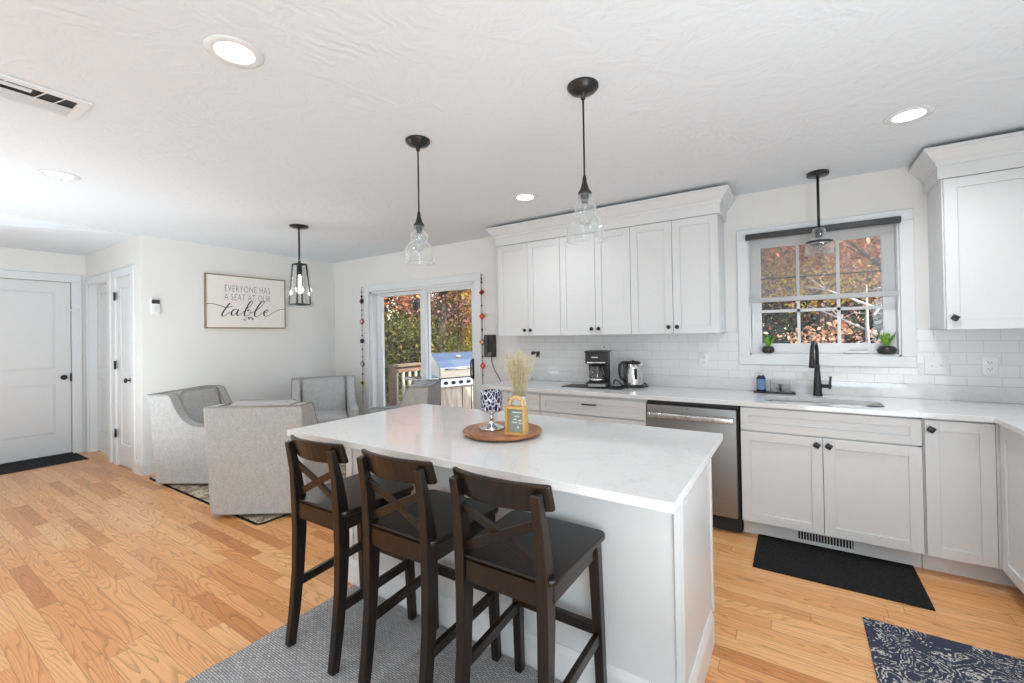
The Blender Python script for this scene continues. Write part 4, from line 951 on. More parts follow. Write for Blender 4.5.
outlet(0.775, 1.137, 'white double light switch right of the window', 'switch', w=0.118)
outlet(-2.215, 1.17, 'white wall outlet with a black plug, behind the dried grass')
outlet(-1.475, 1.10, 'white wall outlet behind the coffee maker')
# black plug with cord
t = thing('plug', 'black plug adapter with thin white cord in the outlet behind the dried grass', 'plug', (-2.24, W-0.02, 1.19))
m = MB(); m.rbox(-2.30, -2.205, W-0.045, W-0.0185, 1.178, 1.21, 0.006); m.rbox(-2.24, -2.205, W-0.045, W-0.0185, 1.15, 1.19, 0.005); m.build('adapter', BLACKP, t)
m = MB(); m.tube([(-2.22, W-0.03, 1.155), (-2.225, W-0.03, 1.10), (-2.26, W-0.035, 1.03), (-2.29, W-0.06, 0.955), (-2.30, W-0.08, 0.92)], 0.0025, 6); m.build('cord', PLATE, t)
m = MB(); m.rbox(-2.345, -2.285, W-0.085, W-0.05, 0.9155, 0.945, 0.006); tag(m.build('charger', PLATE), 'small white charger block at the back of the counter behind the dried grass', 'charger')
# white paddle shaped board
t = thing('cutting_board', 'white paddle with a hanging hole standing behind the coffee maker', 'board', (-1.485, W-0.02, 1.14))
P = rrect(-1.535, -1.445, 1.0135, 1.285, 0.035)
b = MB(); b.prism(P, 'y', W-0.031, W-0.022); b.build('board', PLATE, t, 0.002)
m = MB(); m.cyl((-1.505, W-0.032, 1.258), 0.006, 0, 0.0012, 12, axis='y'); m.build('hanging_hole', DARKGAP, t)
# black wall phone holder
t = thing('wall_phone', 'black wall-mounted phone unit with a cord beside the sliding door', 'phone', (-2.835, W, 1.27))
m = MB(); m.rbox(-2.905, -2.765, W-0.045, W-0.0005, 1.145, 1.39, 0.008); m.build('housing', BLACKP, t)
m = MB(); m.rbox(-2.895, -2.845, W-0.062, W-0.044, 1.17, 1.375, 0.008); m.build('handset', plain('dark_grey_plastic', (0.05, 0.05, 0.052, 1), 0.35), t)
m = MB(); m.rbox(-2.875, -2.80, W-0.056, W-0.044, 1.155, 1.20, 0.004); m.build('buttons', plain('grey_keys', (0.14, 0.14, 0.14, 1), 0.4), t)
m = MB(); m.tube([(-2.82, W-0.02, 1.146), (-2.815, W-0.02, 1.08), (-2.78, W-0.02, 1.0), (-2.73, W-0.025, 0.93), (-2.69, W-0.03, 0.88), (-2.66, W-0.02, 0.80)], 0.004, 6); m.build('cord', BLACKP, t)

# ------------------------------------------------------------------ garlands
def garland(x, lb, items, zt, zb):
    y = W-0.03
    t = thing('bead_garland', lb, 'garland', (x, W, zt), 0, 'diamond garlands beside the sliding door')
    m = MB(); m.tube([(x, y, zt), (x+0.002, y, (zt+zb)/2), (x-0.001, y, zb)], 0.0028, 6); m.build('cord', plain('garland_cord', (0.22, 0.18, 0.15, 1), 0.9), t)
    m = MB(); m.tube([(x, W-0.001, zt), (x, y, zt)], 0.003, 6); m.build('hook', BLACK, t)
    for z, s, c1, c2 in items:
        if c2 is None:
            m = MB(); m.ball((x, y, z), s, 10); m.build('bead', mat_of(c1), t)
        else:
            m = MB(); m.mesh([(x-s, y, z), (x, y, z-s), (x+s, y, z), (x, y, z+s), (x, y-0.012, z), (x, y+0.010, z)], [(0, 1, 4), (1, 2, 4), (2, 3, 4), (3, 0, 4), (1, 0, 5), (2, 1, 5), (3, 2, 5), (0, 3, 5)]); d = m.build('diamond', mat_of(c1), t)
            q = s*0.55; yy = y-0.008
            m = MB(); m.mesh([(x-q, yy, z), (x, yy, z-q), (x+q, yy, z), (x, yy, z+q), (x, y-0.0165, z)], [(0, 1, 4), (1, 2, 4), (2, 3, 4), (3, 0, 4)]); m.build('diamond_centre', mat_of(c2), d)
_mc = {}
def mat_of(c):
    if c not in _mc: _mc[c] = plain('yarn_%d_%d_%d' % c, srgb(*c), 0.85)
    return _mc[c]
bd = (40, 32, 30)
garland(-5.005, 'diamond and bead garland hanging left of the sliding door', [(2.01, .010, bd, None), (1.95, .016, (60, 40, 36), None), (1.885, .050, (84, 34, 38), (60, 24, 28)), (1.76, .010, (150, 60, 40), None), (1.69, .010, bd, None), (1.603, .050, (170, 32, 36), (224, 214, 208)), (1.48, .010, (190, 60, 50), None), (1.41, .010, bd, None), (1.334, .030, (50, 48, 50), None), (1.22, .012, (110, 60, 50), None), (1.12, .010, bd, None), (1.018, .050, (60, 58, 56), (206, 204, 198)), (0.88, .012, bd, None), (0.759, .046, (206, 190, 90), (24, 22, 22)), (0.64, .010, bd, None)], 2.07, 0.48)
garland(-2.935, 'diamond and bead garland hanging right of the sliding door', [(2.02, .010, bd, None), (1.98, .012, bd, None), (1.868, .038, (170, 34, 34), (120, 16, 20)), (1.72, .010, bd, None), (1.60, .042, (190, 50, 32), (232, 128, 60)), (1.45, .012, bd, None), (1.31, .042, (150, 60, 40), (240, 214, 150)), (1.15, .010, bd, None), (1.045, .042, (206, 54, 50), (232, 150, 140)), (0.94, .009, bd, None)], 2.07, 0.83)

# ------------------------------------------------------------------ tray group on the island
IT = 0.9145
t = thing('serving_tray', 'round wooden serving tray on the island', 'tray', (-1.176, 1.708, IT))
m = MB(); m.lathe([(0.001, 0.0015), (0.150, 0.0015), (0.172, 0.006), (0.187, 0.014), (0.188, 0.022), (0.182, 0.026), (0.172, 0.022), (0.160, 0.016), (0.001, 0.015)], (-1.176, 1.708, IT), 48); m.build('dish', ACACIA, t)
TZ = IT+0.0165
def navy_pat():
    m, t_, b_ = base('navy_leaf_pattern', (0.05, 0.06, 0.15, 1), 0.3); L = t_.links.new
    tc = N(t_, 'ShaderNodeTexCoord'); mp = N(t_, 'ShaderNodeMapping'); mp.inputs['Scale'].default_value = (1, 1, 0.6); mp.inputs['Rotation'].default_value = (0.5, 0.4, 0)
    v = N(t_, 'ShaderNodeTexVoronoi', Scale=62, _feature='DISTANCE_TO_EDGE'); L(tc.outputs['Object'], mp.inputs[0]); L(mp.outputs[0], v.inputs['Vector'])
    r = N(t_, 'ShaderNodeValToRGB'); e = r.color_ramp.elements; e[0].position = 0.05; e[0].color = srgb(226, 226, 232); e[1].position = 0.09; e[1].color = srgb(24, 30, 74)
    L(v.outputs['Distance'], r.inputs[0]); L(r.outputs[0], b_.inputs['Base Color']); return m
cx, cy = -1.250, 1.726
t = thing('candle_holder', 'navy and white patterned candle holder on silver pedestal, on the tray', 'candle holder', (cx, cy, TZ))
m = MB(); m.lathe([(0.062, 0.0005), (0.064, 0.004), (0.058, 0.009), (0.030, 0.018), (0.012, 0.028), (0.009, 0.040), (0.013, 0.046), (0.009, 0.055), (0.012, 0.066), (0.010, 0.076), (0.046, 0.084), (0.046, 0.088)], (cx, cy, TZ), 28); m.build('pedestal', CHROME, t)
m = MB(); m.lathe([(0.001, 0.0885), (0.049, 0.0885), (0.0525, 0.091), (0.0525, 0.182), (0.049, 0.184), (0.047, 0.184), (0.047, 0.094), (0.001, 0.094)], (cx, cy, TZ), 32); m.build('shade', navy_pat(), t)
m = MB(); m.cyl((cx, cy, 0), 0.044, TZ+0.095, TZ+0.165, 24); m.build('candle', plain('ivory_wax', srgb(236, 230, 214), 0.5), t)
# picture frame
fxc, fyc, rz = -1.068, 1.668, math.radians(8)
t = thing('picture_frame', 'small wooden box frame with bead handle and grey-green card, on the tray', 'picture frame', (fxc, fyc, TZ), rz)
w, h, dp = 0.098, 0.130, 0.045
m = MB()
m.box(-w/2, -w/2+0.011, -dp/2, dp/2, 0.0005, h); m.box(w/2-0.011, w/2, -dp/2, dp/2, 0.0005, h); m.box(-w/2+0.011, w/2-0.011, -dp/2, dp/2, 0.0005, 0.012); m.box(-w/2+0.011, w/2-0.011, -dp/2, dp/2, h-0.011, h)
m.build('box', GOLDEN, t, 0.001, world=False)
m = MB(); m.box(-w/2+0.011, w/2-0.011, 0.004, 0.008, 0.012, h-0.011); cd = m.build('card', plain('sage_card', srgb(150, 162, 152), 0.7), t, world=False)
m = MB()
for x0, x1, z in ((-0.022, 0.026, 0.098), (-0.012, 0.012, 0.080), (-0.018, -0.002, 0.066), (0.006, 0.024, 0.062), (-0.026, 0.0, 0.052), (0.008, 0.03, 0.050)): m.box(x0, x1, 0.0028, 0.0041, z, z+0.005)
m.cyl((0.004, 0.0028, 0.032), 0.006, 0, 0.0013, 12, axis='y'); m.build('white_print', PLATE, cd, world=False)
for k in range(9):
    a = PI*k/8; m = MB(); m.ball((0.033*math.cos(a), 0, h+0.006+0.034*math.sin(a)), 0.0098, 10); m.build('wooden_bead', BLONDE, t, world=False)
# vase with dried grass
vx, vy = -1.135, 1.800
t = thing('vase', 'white vase of dried pale grass stems standing on the tray behind the frame', 'vase', (vx, vy, TZ))
m = MB(); m.lathe([(0.001, 0.0005), (0.030, 0.0005), (0.036, 0.01), (0.038, 0.06), (0.034, 0.11), (0.030, 0.145), (0.033, 0.155), (0.030, 0.155), (0.027, 0.145), (0.030, 0.11), (0.001, 0.05)], (vx, vy, TZ), 28); m.build('body', plain('white_ceramic', (0.8, 0.8, 0.8, 1), 0.3), t)
m = MB(); R_ = random.Random(3)
for i in range(150):
    a = R_.uniform(0, 2*PI); s = R_.random()**0.6; r1 = 0.022*s; tilt = R_.uniform(0.2, 1)*s; hh = R_.uniform(0.30, 0.40)*(1-0.10*tilt)
    d = 0.115*tilt
    p = [(vx+r1*math.cos(a), vy+r1*math.sin(a), TZ+0.07), (vx+(r1+d*0.25)*math.cos(a), vy+(r1+d*0.25)*math.sin(a), TZ+0.07+hh*0.4), (vx+(r1+d*0.62)*math.cos(a+0.1), vy+(r1+d*0.62)*math.sin(a+0.1), TZ+0.06+hh*0.75), (vx+(r1+d)*math.cos(a+0.15), vy+(r1+d)*math.sin(a+0.15), TZ+hh)]
    m.tube(p, [0.0008, 0.0008, 0.0017, 0.0008], 4)
o = m.build('dried_grass', noise_mat('dried_grass', srgb(190, 174, 136), srgb(234, 222, 190), 60, 0.9), t); o['kind'] = 'stuff'

# ------------------------------------------------------------------ counter items
CT = 0.9145
m = MB(); m.rbox(-1.765, -1.215, 3.50, 3.74, CT, CT+0.004, 0.0015); tag(m.build('counter_mat', noise_mat('dark_slate_mat', (0.03, 0.03, 0.03, 1), (0.07, 0.065, 0.06, 1), 40, 0.6)), 'thin dark mat on the counter under the coffee maker', 'mat')
def coffee():
    x, y, z = -1.455, 3.62, CT+0.0045
    t = thing('coffee_maker', 'black drip coffee maker with glass carafe on the counter', 'coffee maker', (x, y, z), math.radians(14))
    m = MB(); m.rbox(-0.095, 0.095, -0.11, 0.11, 0.0005, 0.045, 0.010); m.build('base', BLACKP, t, world=False)
    m = MB(); m.rbox(-0.09, 0.09, 0.03, 0.11, 0.04, 0.30, 0.010); m.build('water_tank', BLACKP, t, world=False)
    m = MB(); m.prism([(-0.112, 0.205), (0.04, 0.205), (0.04, 0.305), (-0.118, 0.305)], 'x', -0.096, 0.096); m.build('brew_head', BLACKP, t, 0.008, 3, world=False)
    m = MB(); m.rbox(-0.104, 0.104, -0.124, 0.114, 0.302, 0.316, 0.005); m.build('lid', BLACKP, t, world=False)
    m = MB(); m.box(-0.08, 0.075, -0.1175, -0.112, 0.212, 0.222); m.build('silver_band', CHROME, t, world=False)
    m = MB(); m.box(-0.042, 0.012, -0.1185, -0.114, 0.258, 0.266); m.build('nameplate', PLATE, t, world=False)
    m = MB(); m.box(-0.075, 0.07, -0.112, -0.109, 0.012, 0.034); m.build('control_panel', STEEL, t, world=False)
    m = MB(); m.lathe([(0.001, 0.048), (0.058, 0.048), (0.066, 0.06), (0.070, 0.10), (0.062, 0.14), (0.050, 0.17), (0.052, 0.185)], (-0.008, -0.045, 0), 28); cf = m.build('carafe', glass_mat('smoky_glass', tint=(0.45, 0.45, 0.46, 1), refl=0.3, facing=0.5), t, world=False)
    m = MB(); m.lathe([(0.068, 0.062), (0.0705, 0.066), (0.0705, 0.074), (0.068, 0.078)], (-0.008, -0.045, 0), 28, cap=False); m.build('band', CHROME, cf, world=False)
    m = MB(); m.lathe([(0.054, 0.183), (0.056, 0.197), (0.02, 0.203)], (-0.008, -0.045, 0), 24); m.build('carafe_lid', BLACKP, cf, world=False)
    m = MB(); m.tube([(0.045, -0.06, 0.185), (0.085, -0.075, 0.182), (0.098, -0.08, 0.15), (0.092, -0.078, 0.10), (0.062, -0.065, 0.075)], 0.010, 8); m.build('carafe_handle', BLACKP, cf, world=False)
coffee()
m = MB(); m.tube([(-1.325, 3.64, CT+0.03), (-1.318, 3.63, CT+0.06), (-1.30, 3.62, CT+0.072), (-1.27, 3.62, CT+0.055), (-1.25, 3.64, CT+0.02), (-1.23, 3.66, CT+0.009), (-1.20, 3.62, CT+0.0075)], 0.0055, 8)
m.tube([(-1.325, 3.60, CT+0.012), (-1.31, 3.585, CT+0.012), (-1.28, 3.60, CT+0.012), (-1.24, 3.625, CT+0.012)], 0.0055, 8); tag(m.build('power_cord', BLACKP), 'black power cord looping between coffee maker and kettle', 'cord')
def kettle():
    x, y, z = -1.185, 3.745, CT
    t = thing('kettle', 'stainless steel electric kettle with black handle on the counter', 'kettle', (x, y, z), math.radians(32))
    m = MB(); m.lathe([(0.088, 0.0005), (0.090, 0.012), (0.084, 0.020), (0.001, 0.021)], (0, 0, 0), 28); m.tube([(0.06, -0.06, 0.008), (0.11, -0.03, 0.008), (0.115, 0.0, 0.02), (0.095, 0.02, 0.03)], 0.006, 8); m.build('power_base', BLACKP, t, world=False)
    m = MB(); m.lathe([(0.001, 0.0215), (0.080, 0.0215), (0.082, 0.03), (0.076, 0.10), (0.066, 0.17), (0.060, 0.205)], (0, 0, 0), 32); bo = m.build('body', STEELV, t, world=False)
    m = MB(); m.lathe([(0.061, 0.204), (0.062, 0.216), (0.05, 0.224), (0.012, 0.226), (0.012, 0.232), (0.001, 0.234)], (0, 0, 0), 28); m.build('lid', BLACKP, t, world=False)
    m = MB(); m.prism([(0.045, 0.20), (0.088, 0.212), (0.055, 0.165)], 'y', -0.018, 0.018); m.build('spout', STEELV, t, 0.003, world=False)
    m = MB(); m.tube([(-0.05, 0, 0.218), (-0.09, 0, 0.216), (-0.115, 0, 0.195), (-0.12, 0, 0.14), (-0.112, 0, 0.085), (-0.078, 0, 0.05)], [0.010, 0.012, 0.013, 0.013, 0.011, 0.009], 10); m.rbox(-0.085, -0.062, -0.014, 0.014, 0.04, 0.21, 0.005); m.build('handle', BLACKP, t, world=False)
    m = MB(); m.rbox(-0.03, -0.008, -0.0815, -0.06, 0.075, 0.165, 0.004); m.bm.transform(Matrix.Rotation(0.25, 4, 'Z')); m.build('water_gauge', BLACKP, bo, world=False)
kettle()
m = MB(); m.rbox(-0.275, -0.005, 3.785, 3.875, CT, CT+0.010, 0.004); tag(m.build('soap_tray', BLACKP), 'slim black tray holding soap bottle by the sink', 'tray')
z = CT+0.0105
t = thing('soap_bottle', 'blue soap bottle with silver cap on the slim black tray', 'bottle', (-0.225, 3.83, z))
m = MB(); m.lathe([(0.030, 0.0005), (0.031, 0.004), (0.031, 0.100), (0.024, 0.112), (0.019, 0.118)], (-0.225, 3.83, z), 24); bo = m.build('body', plain('blue_glass', srgb(26, 40, 78), 0.15), t)
m = MB()
m.lathe([(0.0314, 0.014), (0.0314, 0.092)], (-0.225, 3.83, z), 24, cap=False); 
bmesh.ops.delete(m.bm, geom=[v for v in m.bm.verts if v.co.y > 3.826], context='VERTS'); m.build('label_sticker', plain('pale_blue_label', srgb(110, 140, 180), 0.6), bo)
m = MB(); m.lathe([(0.021, 0.118), (0.021, 0.134), (0.001, 0.135)], (-0.225, 3.83, z), 20); m.build('cap', CHROME, t)
t = thing('sponge_caddy', 'clear boxy soap dispenser and sponge holder on the slim black tray', 'sponge holder', (-0.10, 3.83, z))
m = MB()
for a in ((-0.165, -0.035, 3.80, 3.802), (-0.165, -0.035, 3.858, 3.860), (-0.165, -0.163, 3.802, 3.858), (-0.037, -0.035, 3.802, 3.858)): m.box(*a, z+0.001, z+0.085)
m.box(-0.163, -0.037, 3.802, 3.858, z+0.001, z+0.003); m.build('clear_box', glass_mat('clear_acrylic', tint=(0.93, 0.94, 0.94, 1), refl=0.2, facing=0.5, rim_highlight=0.4), t)
m = MB(); m.rbox(-0.16, -0.04, 3.803, 3.857, z+0.060, z+0.082, 0.006); m.build('press_plate', plain('pale_plastic', (0.66, 0.66, 0.66, 1), 0.3), t)
m = MB(); m.cyl((-0.10, 3.83, 0), 0.008, z+0.004, z+0.060, 10); m.lathe([(0.016, 0.048), (0.016, 0.058)], (-0.10, 3.83, z), 12); m.build('pump', BLACKP, t)
# sill plants
for i, (px, lb, hh, pr) in enumerate(((-0.178, 'small succulent in dark bowl at the left end of the window sill', 0.115, 0.044), (0.530, 'small succulent in dark bowl at the right end of the window sill', 0.135, 0.055))):
    py, pz = W+0.012, WN[2]+0.0125
    t = thing('potted_succulent', lb, 'potted plant', (px, py, pz), 0, 'succulents on the window sill')
    m = MB(); m.lathe([(pr*0.55, 0.0005), (pr*0.85, 0.009), (pr, 0.027), (pr*0.94, 0.042), (pr*0.72, 0.056), (pr*0.66, 0.052), (0.001, 0.048)], (px, py, pz), 20); m.build('bowl', plain('dark_stone_glaze', (0.03, 0.03, 0.032, 1), 0.3), t)
    R_ = random.Random(11+i); m = MB()
    for k in range(26):
        a = R_.uniform(0, 2*PI); sp = R_.uniform(0.1, 1); ln = hh*R_.uniform(0.7, 1.0); d = Vector((math.cos(a)*sp*0.6, math.sin(a)*sp*0.6, 1)).normalized()
        b0 = Vector((px, py, pz+0.044)); sd = d.cross(Vector((0, 0, 1))); sd = sd.normalized()*0.010 if sd.length > 1e-4 else Vector((0.010, 0, 0))
        up = sd.cross(d).normalized()*0.003; md = b0+d*ln*0.5; tp = b0+d*ln+Vector((d.x, d.y, 0))*0.01
        m.mesh([b0-sd*0.6, b0+sd*0.6, md+sd+up, md-sd+up, tp, md-up*1.5], [(0, 1, 2, 3), (3, 2, 4), (0, 3, 5), (1, 5, 2), (3, 4, 5), (2, 5, 4), (0, 5, 1)])
    m.build('leaves', noise_mat('succulent_green_%d' % i, srgb(64, 122, 36), srgb(150, 196, 72), 40, 0.5), t)

# ------------------------------------------------------------------ outdoors
DZ = -0.14
DECKW = wood_mat('weathered_deck_wood', srgb(112, 98, 84), srgb(150, 134, 116), 0.8, axis=0)
RAILW = wood_mat('weathered_rail_wood', srgb(120, 98, 78), srgb(160, 136, 112), 0.8, axis=1)
BALW = plain('pale_baluster_paint', srgb(214, 208, 196), 0.7)
m = MB()
for i in range(22): m.box(-6.3, -1.2, W+WT+0.01+i*0.14, W+WT+0.01+i*0.14+0.134, DZ-0.03, DZ)
struct(m.build('floor_deck', DECKW))
def railing(x0, y0, x1, y1, lb, n):
    t = thing('deck_railing', lb, 'railing', ((x0+x1)/2, (y0+y1)/2, DZ), 0, 'wooden railings round the deck')
    d = Vector((x1-x0, y1-y0, 0)); L_ = d.length; d.normalize()
    P = lambda s, z: (x0+d.x*s, y0+d.y*s, z)
    m = MB(); m.bar([P(0, 0.905), P(L_, 0.905)], 0.04, 0.14, updir=(0, 0, 1)); m.build('top_rail', RAILW, t, 0.004)
    m = MB(); m.bar([P(0, 0.83), P(L_, 0.83)], 0.09, 0.04, updir=(0, 0, 1)); m.bar([P(0, 0.0), P(L_, 0.0)], 0.09, 0.04, updir=(0, 0, 1)); m.build('cross_rail', RAILW, t, 0.003)
    for s in (0.05, L_/2, L_-0.05):
        m = MB(); m.bar([P(s, DZ), P(s, 0.885)], 0.09, 0.09, updir=(1, 0, 0)); m.build('post', RAILW, t, 0.004)
    for k in range(1, n):
        s = L_*k/n; m = MB(); m.bar([P(s, 0.02), P(s, 0.80)], 0.034, 0.034, updir=(1, 0, 0)); m.build('baluster', BALW, t)
railing(-5.55, 4.86, -5.55, 7.02, 'weathered wooden railing along the left side of the deck', 15)
railing(-5.48, 7.02, -1.25, 7.02, 'weathered wooden railing along the far edge of the deck, behind the grill', 28)
def grill():
    # long axis along Y, knobs face +X
    x, y = 0.0, 0.0
    t = thing('gas_grill', 'stainless gas grill with closed lid standing on the deck', 'grill', (-4.41, 5.16, DZ), -0.33); OFF[t.name] = Vector((0, 0, DZ))
    y0, y1 = y-0.41, y+0.41
    m = MB(); m.box(x-0.24, x+0.22, y0+0.03, y1-0.03, DZ+0.10, 0.66); m.build('cabinet', wood_mat('pale_streaked_panel', srgb(150, 132, 112), srgb(226, 214, 196), 0.6, axis=2, scale=2.0), t, 0.004)
    for s in (y-0.02, y+0.14):
        m = MB(); m.box(x+0.22, x+0.226, s-0.006, s+0.006, DZ+0.12, 0.62); m.build('door_gap', DARKGAP, t)
    m = MB(); m.box(x-0.22, x+0.20, y0-0.01, y0+0.03, DZ+0.10, 0.64); m.build('side_panel', DARKGAP, t)
    m = MB(); m.prism([(x-0.26, 0.66), (x+0.27, 0.64), (x+0.25, 0.76), (x-0.26, 0.86)], 'y', y0, y1); fb = m.build('firebox', STEEL, t, 0.006)
    for k in range(6):
        kk = MB(); kk.lathe([(0.001, 0.03), (0.024, 0.03), (0.028, 0.0)], (0, 0, 0), 14, axis='x'); kk.bm.transform(Matrix.Translation((x+0.262, y0+0.09+k*0.128, 0.70))); kk.build('knob', BLACKP, fb)
    m = MB(); m.prism([(x-0.27, 0.86), (x+0.25, 0.765), (x+0.25, 0.92), (x+0.15, 1.02), (x-0.02, 1.12), (x-0.20, 1.13), (x-0.27, 1.05)], 'y', y0, y1); ld = m.build('lid', steel_mat('lid_steel', 1, 0.36, 0.42), t, 0.012, 3)
    m = MB(); m.tube([(x+0.25, y0+0.12, 0.90), (x+0.31, y0+0.12, 0.90), (x+0.31, y1-0.12, 0.90), (x+0.25, y1-0.12, 0.90)], 0.014, 10); m.build('lid_handle', CHROME, ld)
    m = MB(); m.cyl((x+0.09, y, 1.075), 0.03, -0.01, 0.015, 16, axis='z'); m.build('thermometer', PLATE, ld)
    for a, c in ((y0-0.34, y0-0.005), (y1+0.005, y1+0.34)):
        m = MB(); m.box(x-0.24, x+0.24, a, c, 0.755, 0.785); m.build('side_shelf', STEEL, t, 0.006)
    for a in (-0.2, 0.18):
        for s in (y0+0.06, y1-0.06): 
            m = MB(); m.cyl((x+a, s, 0), 0.035, DZ+0.0, DZ+0.10, 12); m.build('caster', BLACKP, t)
grill()
# hanging feeder on a hook outside the fixed pane
t = thing('bird_feeder', 'small black bird feeder hanging outside the left glass pane', 'bird feeder', (-4.24, W+0.22, 1.82))
m = MB(); m.lathe([(0.008, 0.075), (0.032, 0.05), (0.05, 0.03), (0.044, 0.02), (0.044, -0.03), (0.028, -0.06), (0.001, -0.065)], (-4.24, W+0.24, 1.80), 16); m.build('body', BLACK, t)
m = MB(); m.tube([(-4.24, W+0.24, 1.87), (-4.24, W+0.24, 2.06), (-4.24, W+0.165, 2.08)], 0.003, 6); m.build('wire', BLACK, t)

GZ = -1.6
m = MB(); m.box(-60, 40, W+WT+0.02, 70, GZ-0.1, GZ)
struct(m.build('ground', noise_mat('leaf_litter_ground', srgb(106, 92, 60), srgb(160, 128, 74), 3, 1.0, detail=8)))
def leaf_mat(name, cols):
    m, t, b = base(name, cols[0], 0.7, spec=0.15); L = t.links.new
    g = N(t, 'ShaderNodeNewGeometry'); r = N(t, 'ShaderNodeValToRGB'); e = r.color_ramp.elements
    e[0].position = 0; e[0].color = cols[0]; e[1].position = 1; e[1].color = cols[-1]
    for i, c in enumerate(cols[1:-1]): x = e.new((i+1)/(len(cols)-1)); x.color = c
    L(g.outputs['Random Per Island'], r.inputs[0])
    L(r.outputs[0], b.inputs['Base Color'])
    tl = N(t, 'ShaderNodeBsdfTranslucent'); L(r.outputs[0], tl.inputs['Color']); mx = N(t, 'ShaderNodeMixShader'); mx.inputs[0].default_value = 0.35
    L(b.outputs[0], mx.inputs[1]); L(tl.outputs[0], mx.inputs[2]); L(mx.outputs[0], t.nodes['Material Output'].inputs[0])
    return m
LM = {
 'orange': leaf_mat('orange_leaves', [srgb(150, 84, 52), srgb(204, 128, 84), srgb(234, 180, 134), srgb(206, 120, 88), srgb(184, 142, 84)]),
 'green': leaf_mat('olive_leaves', [srgb(58, 66, 36), srgb(92, 100, 52), srgb(134, 132, 70), srgb(74, 80, 44), srgb(150, 132, 72)]),
 'yellow': leaf_mat('yellow_leaves', [srgb(170, 150, 50), srgb(222, 196, 70), srgb(236, 214, 110), srgb(190, 150, 56), srgb(140, 130, 50)]),
 'red': leaf_mat('red_leaves', [srgb(150, 36, 36), srgb(214, 62, 56), srgb(230, 100, 86), srgb(180, 50, 44)]),
 'peach': leaf_mat('peach_leaves', [srgb(196, 146, 108), srgb(226, 178, 142), srgb(242, 206, 172), srgb(212, 140, 100)]),
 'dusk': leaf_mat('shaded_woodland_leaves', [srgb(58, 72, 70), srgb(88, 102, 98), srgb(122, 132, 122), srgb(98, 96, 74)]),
 'russet': leaf_mat('russet_leaves', [srgb(118, 82, 74), srgb(160, 118, 104), srgb(194, 150, 132), srgb(138, 102, 94), srgb(176, 122, 88)]),
}
BARK = noise_mat('dark_bark', srgb(46, 38, 34), srgb(84, 72, 64), 6, 0.95, stretch=(6, 6, 1))
PALEBARK = noise_mat('pale_bark', srgb(150, 142, 132), srgb(206, 198, 188), 5, 0.9, stretch=(4, 4, 1))
def tree(x, y, h, cr, col, lb, nleaf, seed, bark=None, trunk_r=0.14, c0=0.3, leaf=0.11, lean=0.0, layers=None):
    R_ = np.random.default_rng(seed); rr = random.Random(seed)
    t = thing('tree', lb, 'tree', (x, y, GZ), 0, 'autumn trees beyond the deck')
    m = MB(); top = Vector((x+lean*h, y, GZ+h))
    spine = [Vector((x+lean*h*s+0.12*math.sin(seed+5*s), y+0.1*math.cos(seed+4*s), GZ+h*s)) for s in (0, .2, .4, .6, .8, 1)]
    m.tube(spine, [trunk_r*1.2, trunk_r, trunk_r*.85, trunk_r*.65, trunk_r*.4, trunk_r*.15], 9)
    m.build('trunk', bark or BARK, t)
    m = MB(); tips = []
    for k in range(20):
        s = rr.uniform(c0*0.7, 0.95); p = Vector(spine[0]).lerp(spine[-1], s); a = rr.uniform(0, 2*PI); L_ = cr*rr.uniform(0.6, 1.05)
        e = p+Vector((math.cos(a)*L_, math.sin(a)*L_, L_*rr.uniform(0.1, 0.6))); mid = p.lerp(e, 0.5)+Vector((rr.uniform(-.15, .15), rr.uniform(-.15, .15), rr.uniform(0, .2)))
        m.tube([p, mid, e], [trunk_r*0.35, trunk_r*0.22, trunk_r*0.06], 6); tips += [mid, e]
        for q in range(3):
            e2 = mid+Vector((rr.uniform(-1, 1), rr.uniform(-1, 1), rr.uniform(-.3, .8)))*L_*0.5; m.tube([mid, mid.lerp(e2, .5)+Vector((0, 0, .05)), e2], [trunk_r*0.14, trunk_r*.09, trunk_r*0.03], 5); tips.append(e2)
    m.build('branches', bark or BARK, t)
    # leaf clumps round the branch tips
    T = np.array([list(p) for p in tips]); k = R_.integers(0, len(T), nleaf)
    c = T[k]+R_.normal(0, 0.30*cr/1.6, (nleaf, 3))*np.array([1, 1, 0.7])
    u = R_.normal(size=(nleaf, 3)); u /= np.linalg.norm(u, axis=1)[:, None]; v = R_.normal(size=(nleaf, 3)); v -= (v*u).sum(1)[:, None]*u; v /= np.linalg.norm(v, axis=1)[:, None]
    sz = leaf*R_.uniform(0.6, 1.3, nleaf)[:, None]; u *= sz*0.5; v *= sz*0.32
    V = np.stack([c-u, c+v, c+u, c-v], 1).reshape(-1, 3)-np.array([x, y, GZ])
    me = bpy.data.meshes.new('foliage'); me.from_pydata(V.tolist(), [], np.arange(nleaf*4).reshape(-1, 4).tolist()); me.materials.append(LM[col])
    o = bpy.data.objects.new('foliage', me); COL.objects.link(o); o.parent = t
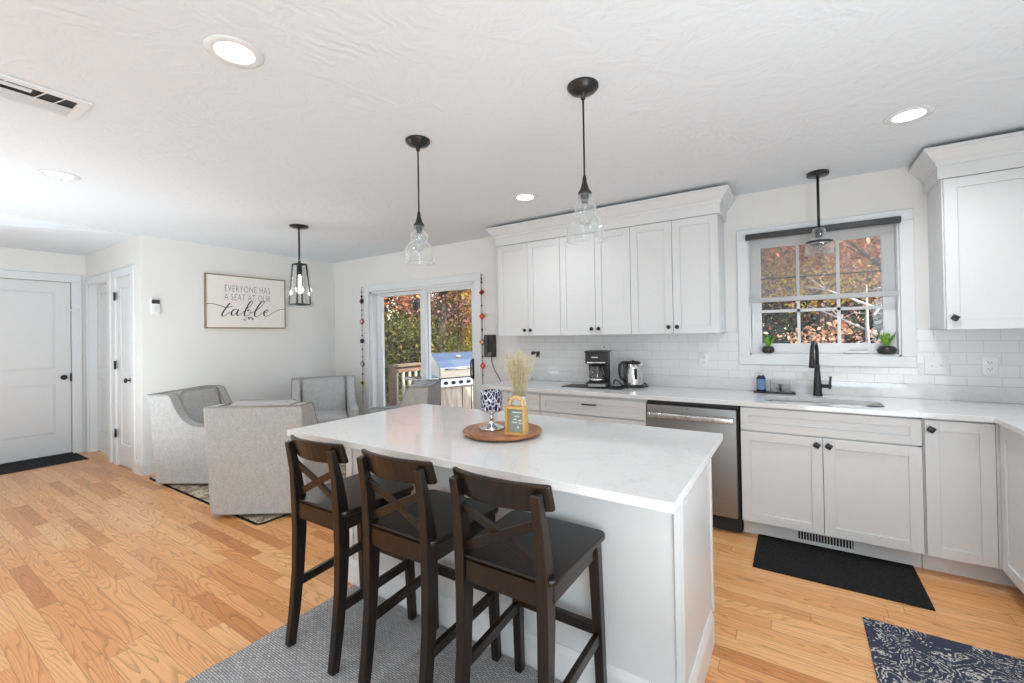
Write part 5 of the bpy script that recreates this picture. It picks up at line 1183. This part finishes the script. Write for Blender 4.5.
TREES = [
 (-9.6, 8.4, 6.8, 1.9, 'orange', 'orange-leaved tree at the upper left of the sliding door view', 9000, 1, 0.08, 0.78, 0),
 (-9.4, 8.9, 3.0, 1.4, 'green', 'low olive-green tree just behind the deck railing', 9000, 2, 0.07, 0.1, 0.05),
 (-12.0, 11.6, 4.2, 1.9, 'green', 'taller olive-green tree farther behind the deck railing', 9000, 3, 0.10, 0.15, 0.1),
 (-8.65, 9.5, 8.0, 1.7, 'russet', 'thick dark trunk with russet leaves seen above the grill', 3600, 4, 0.17, 0.58, 0),
 (-9.1, 10.7, 7.6, 1.6, 'russet', 'slender dark trunk with russet leaves right of the thick one', 3200, 5, 0.08, 0.56, 0.0),
 (-10.6, 13.0, 4.6, 1.7, 'yellow', 'bright yellow tree low behind the grill', 9000, 6, 0.08, 0.12, 0),
 (-12.2, 15.2, 6.6, 1.6, 'red', 'red-leaved tree above the yellow one at the right of the sliding door', 6000, 7, 0.10, 0.5, 0),
 (-16.6, 14.4, 7.4, 2.6, 'orange', 'far orange tree filling the view at the left of the glass', 9000, 8, 0.14, 0.2, 0),
 (-14.2, 17.6, 8.2, 2.8, 'russet', 'far russet tree filling the view at the right of the glass', 9000, 9, 0.14, 0.3, 0),
 (-0.75, 9.4, 6.9, 1.9, 'orange', 'orange tree across the upper left panes of the sink window', 9000, 10, 0.10, 0.76, 0),
 (0.35, 10.6, 6.6, 1.5, 'yellow', 'yellow-green tree across the upper middle panes of the sink window', 4200, 11, 0.09, 0.70, 0),
 (1.45, 9.2, 6.9, 2.0, 'orange', 'orange tree across the upper right panes of the sink window', 9000, 12, 0.10, 0.76, 0),
 (0.6, 13.5, 7.6, 2.6, 'russet', 'russet tree farther back in the sink window', 9000, 13, 0.16, 0.6, 0),
 (-1.1, 14.5, 5.4, 2.0, 'dusk', 'shadowy blue-green tree low at the left of the sink window', 7000, 14, 0.12, 0.1, 0),
 (2.0, 15.0, 5.4, 2.2, 'dusk', 'shadowy blue-green tree low at the right of the sink window', 7000, 15, 0.12, 0.1, 0),
]
for (x, y, h, cr, col, lb, nl, sd, tr, c0, ln) in TREES: tree(x, y, h, cr, col, lb, int(nl*1.7), sd, None, tr, c0, 0.095, ln)
tree(1.25, 7.6, 3.6, 1.1, 'russet', 'bare pale-barked tree with crooked white branches in the right lower panes', 500, 21, PALEBARK, 0.06, 0.55, 0.08, -0.14)
tree(0.30, 7.9, 2.9, 0.55, 'peach', 'small peach-leaved shrub tree in the middle lower panes', 900, 22, BARK, 0.03, 0.55, 0.07, 0)
for i, (x, y, h, r) in enumerate(((-16, 21, 8, 3.4), (-11.5, 22, 8, 3.4), (-6.5, 21, 8, 3.2), (-2.5, 20, 8, 3.2), (1.5, 19, 8, 3.2), (5.5, 20, 8, 3.4))):
    tree(x, y, h, r, ('russet', 'orange', 'russet', 'dusk', 'dusk', 'dusk')[i], 'woodland tree far behind, %s' % ('leftmost of the distant row', 'second from the left in the distant row', 'third from the left in the distant row', 'third from the right in the distant row', 'second from the right in the distant row', 'rightmost of the distant row')[i], 14000, 40+i, None, 0.18, 0.08, 0.22)
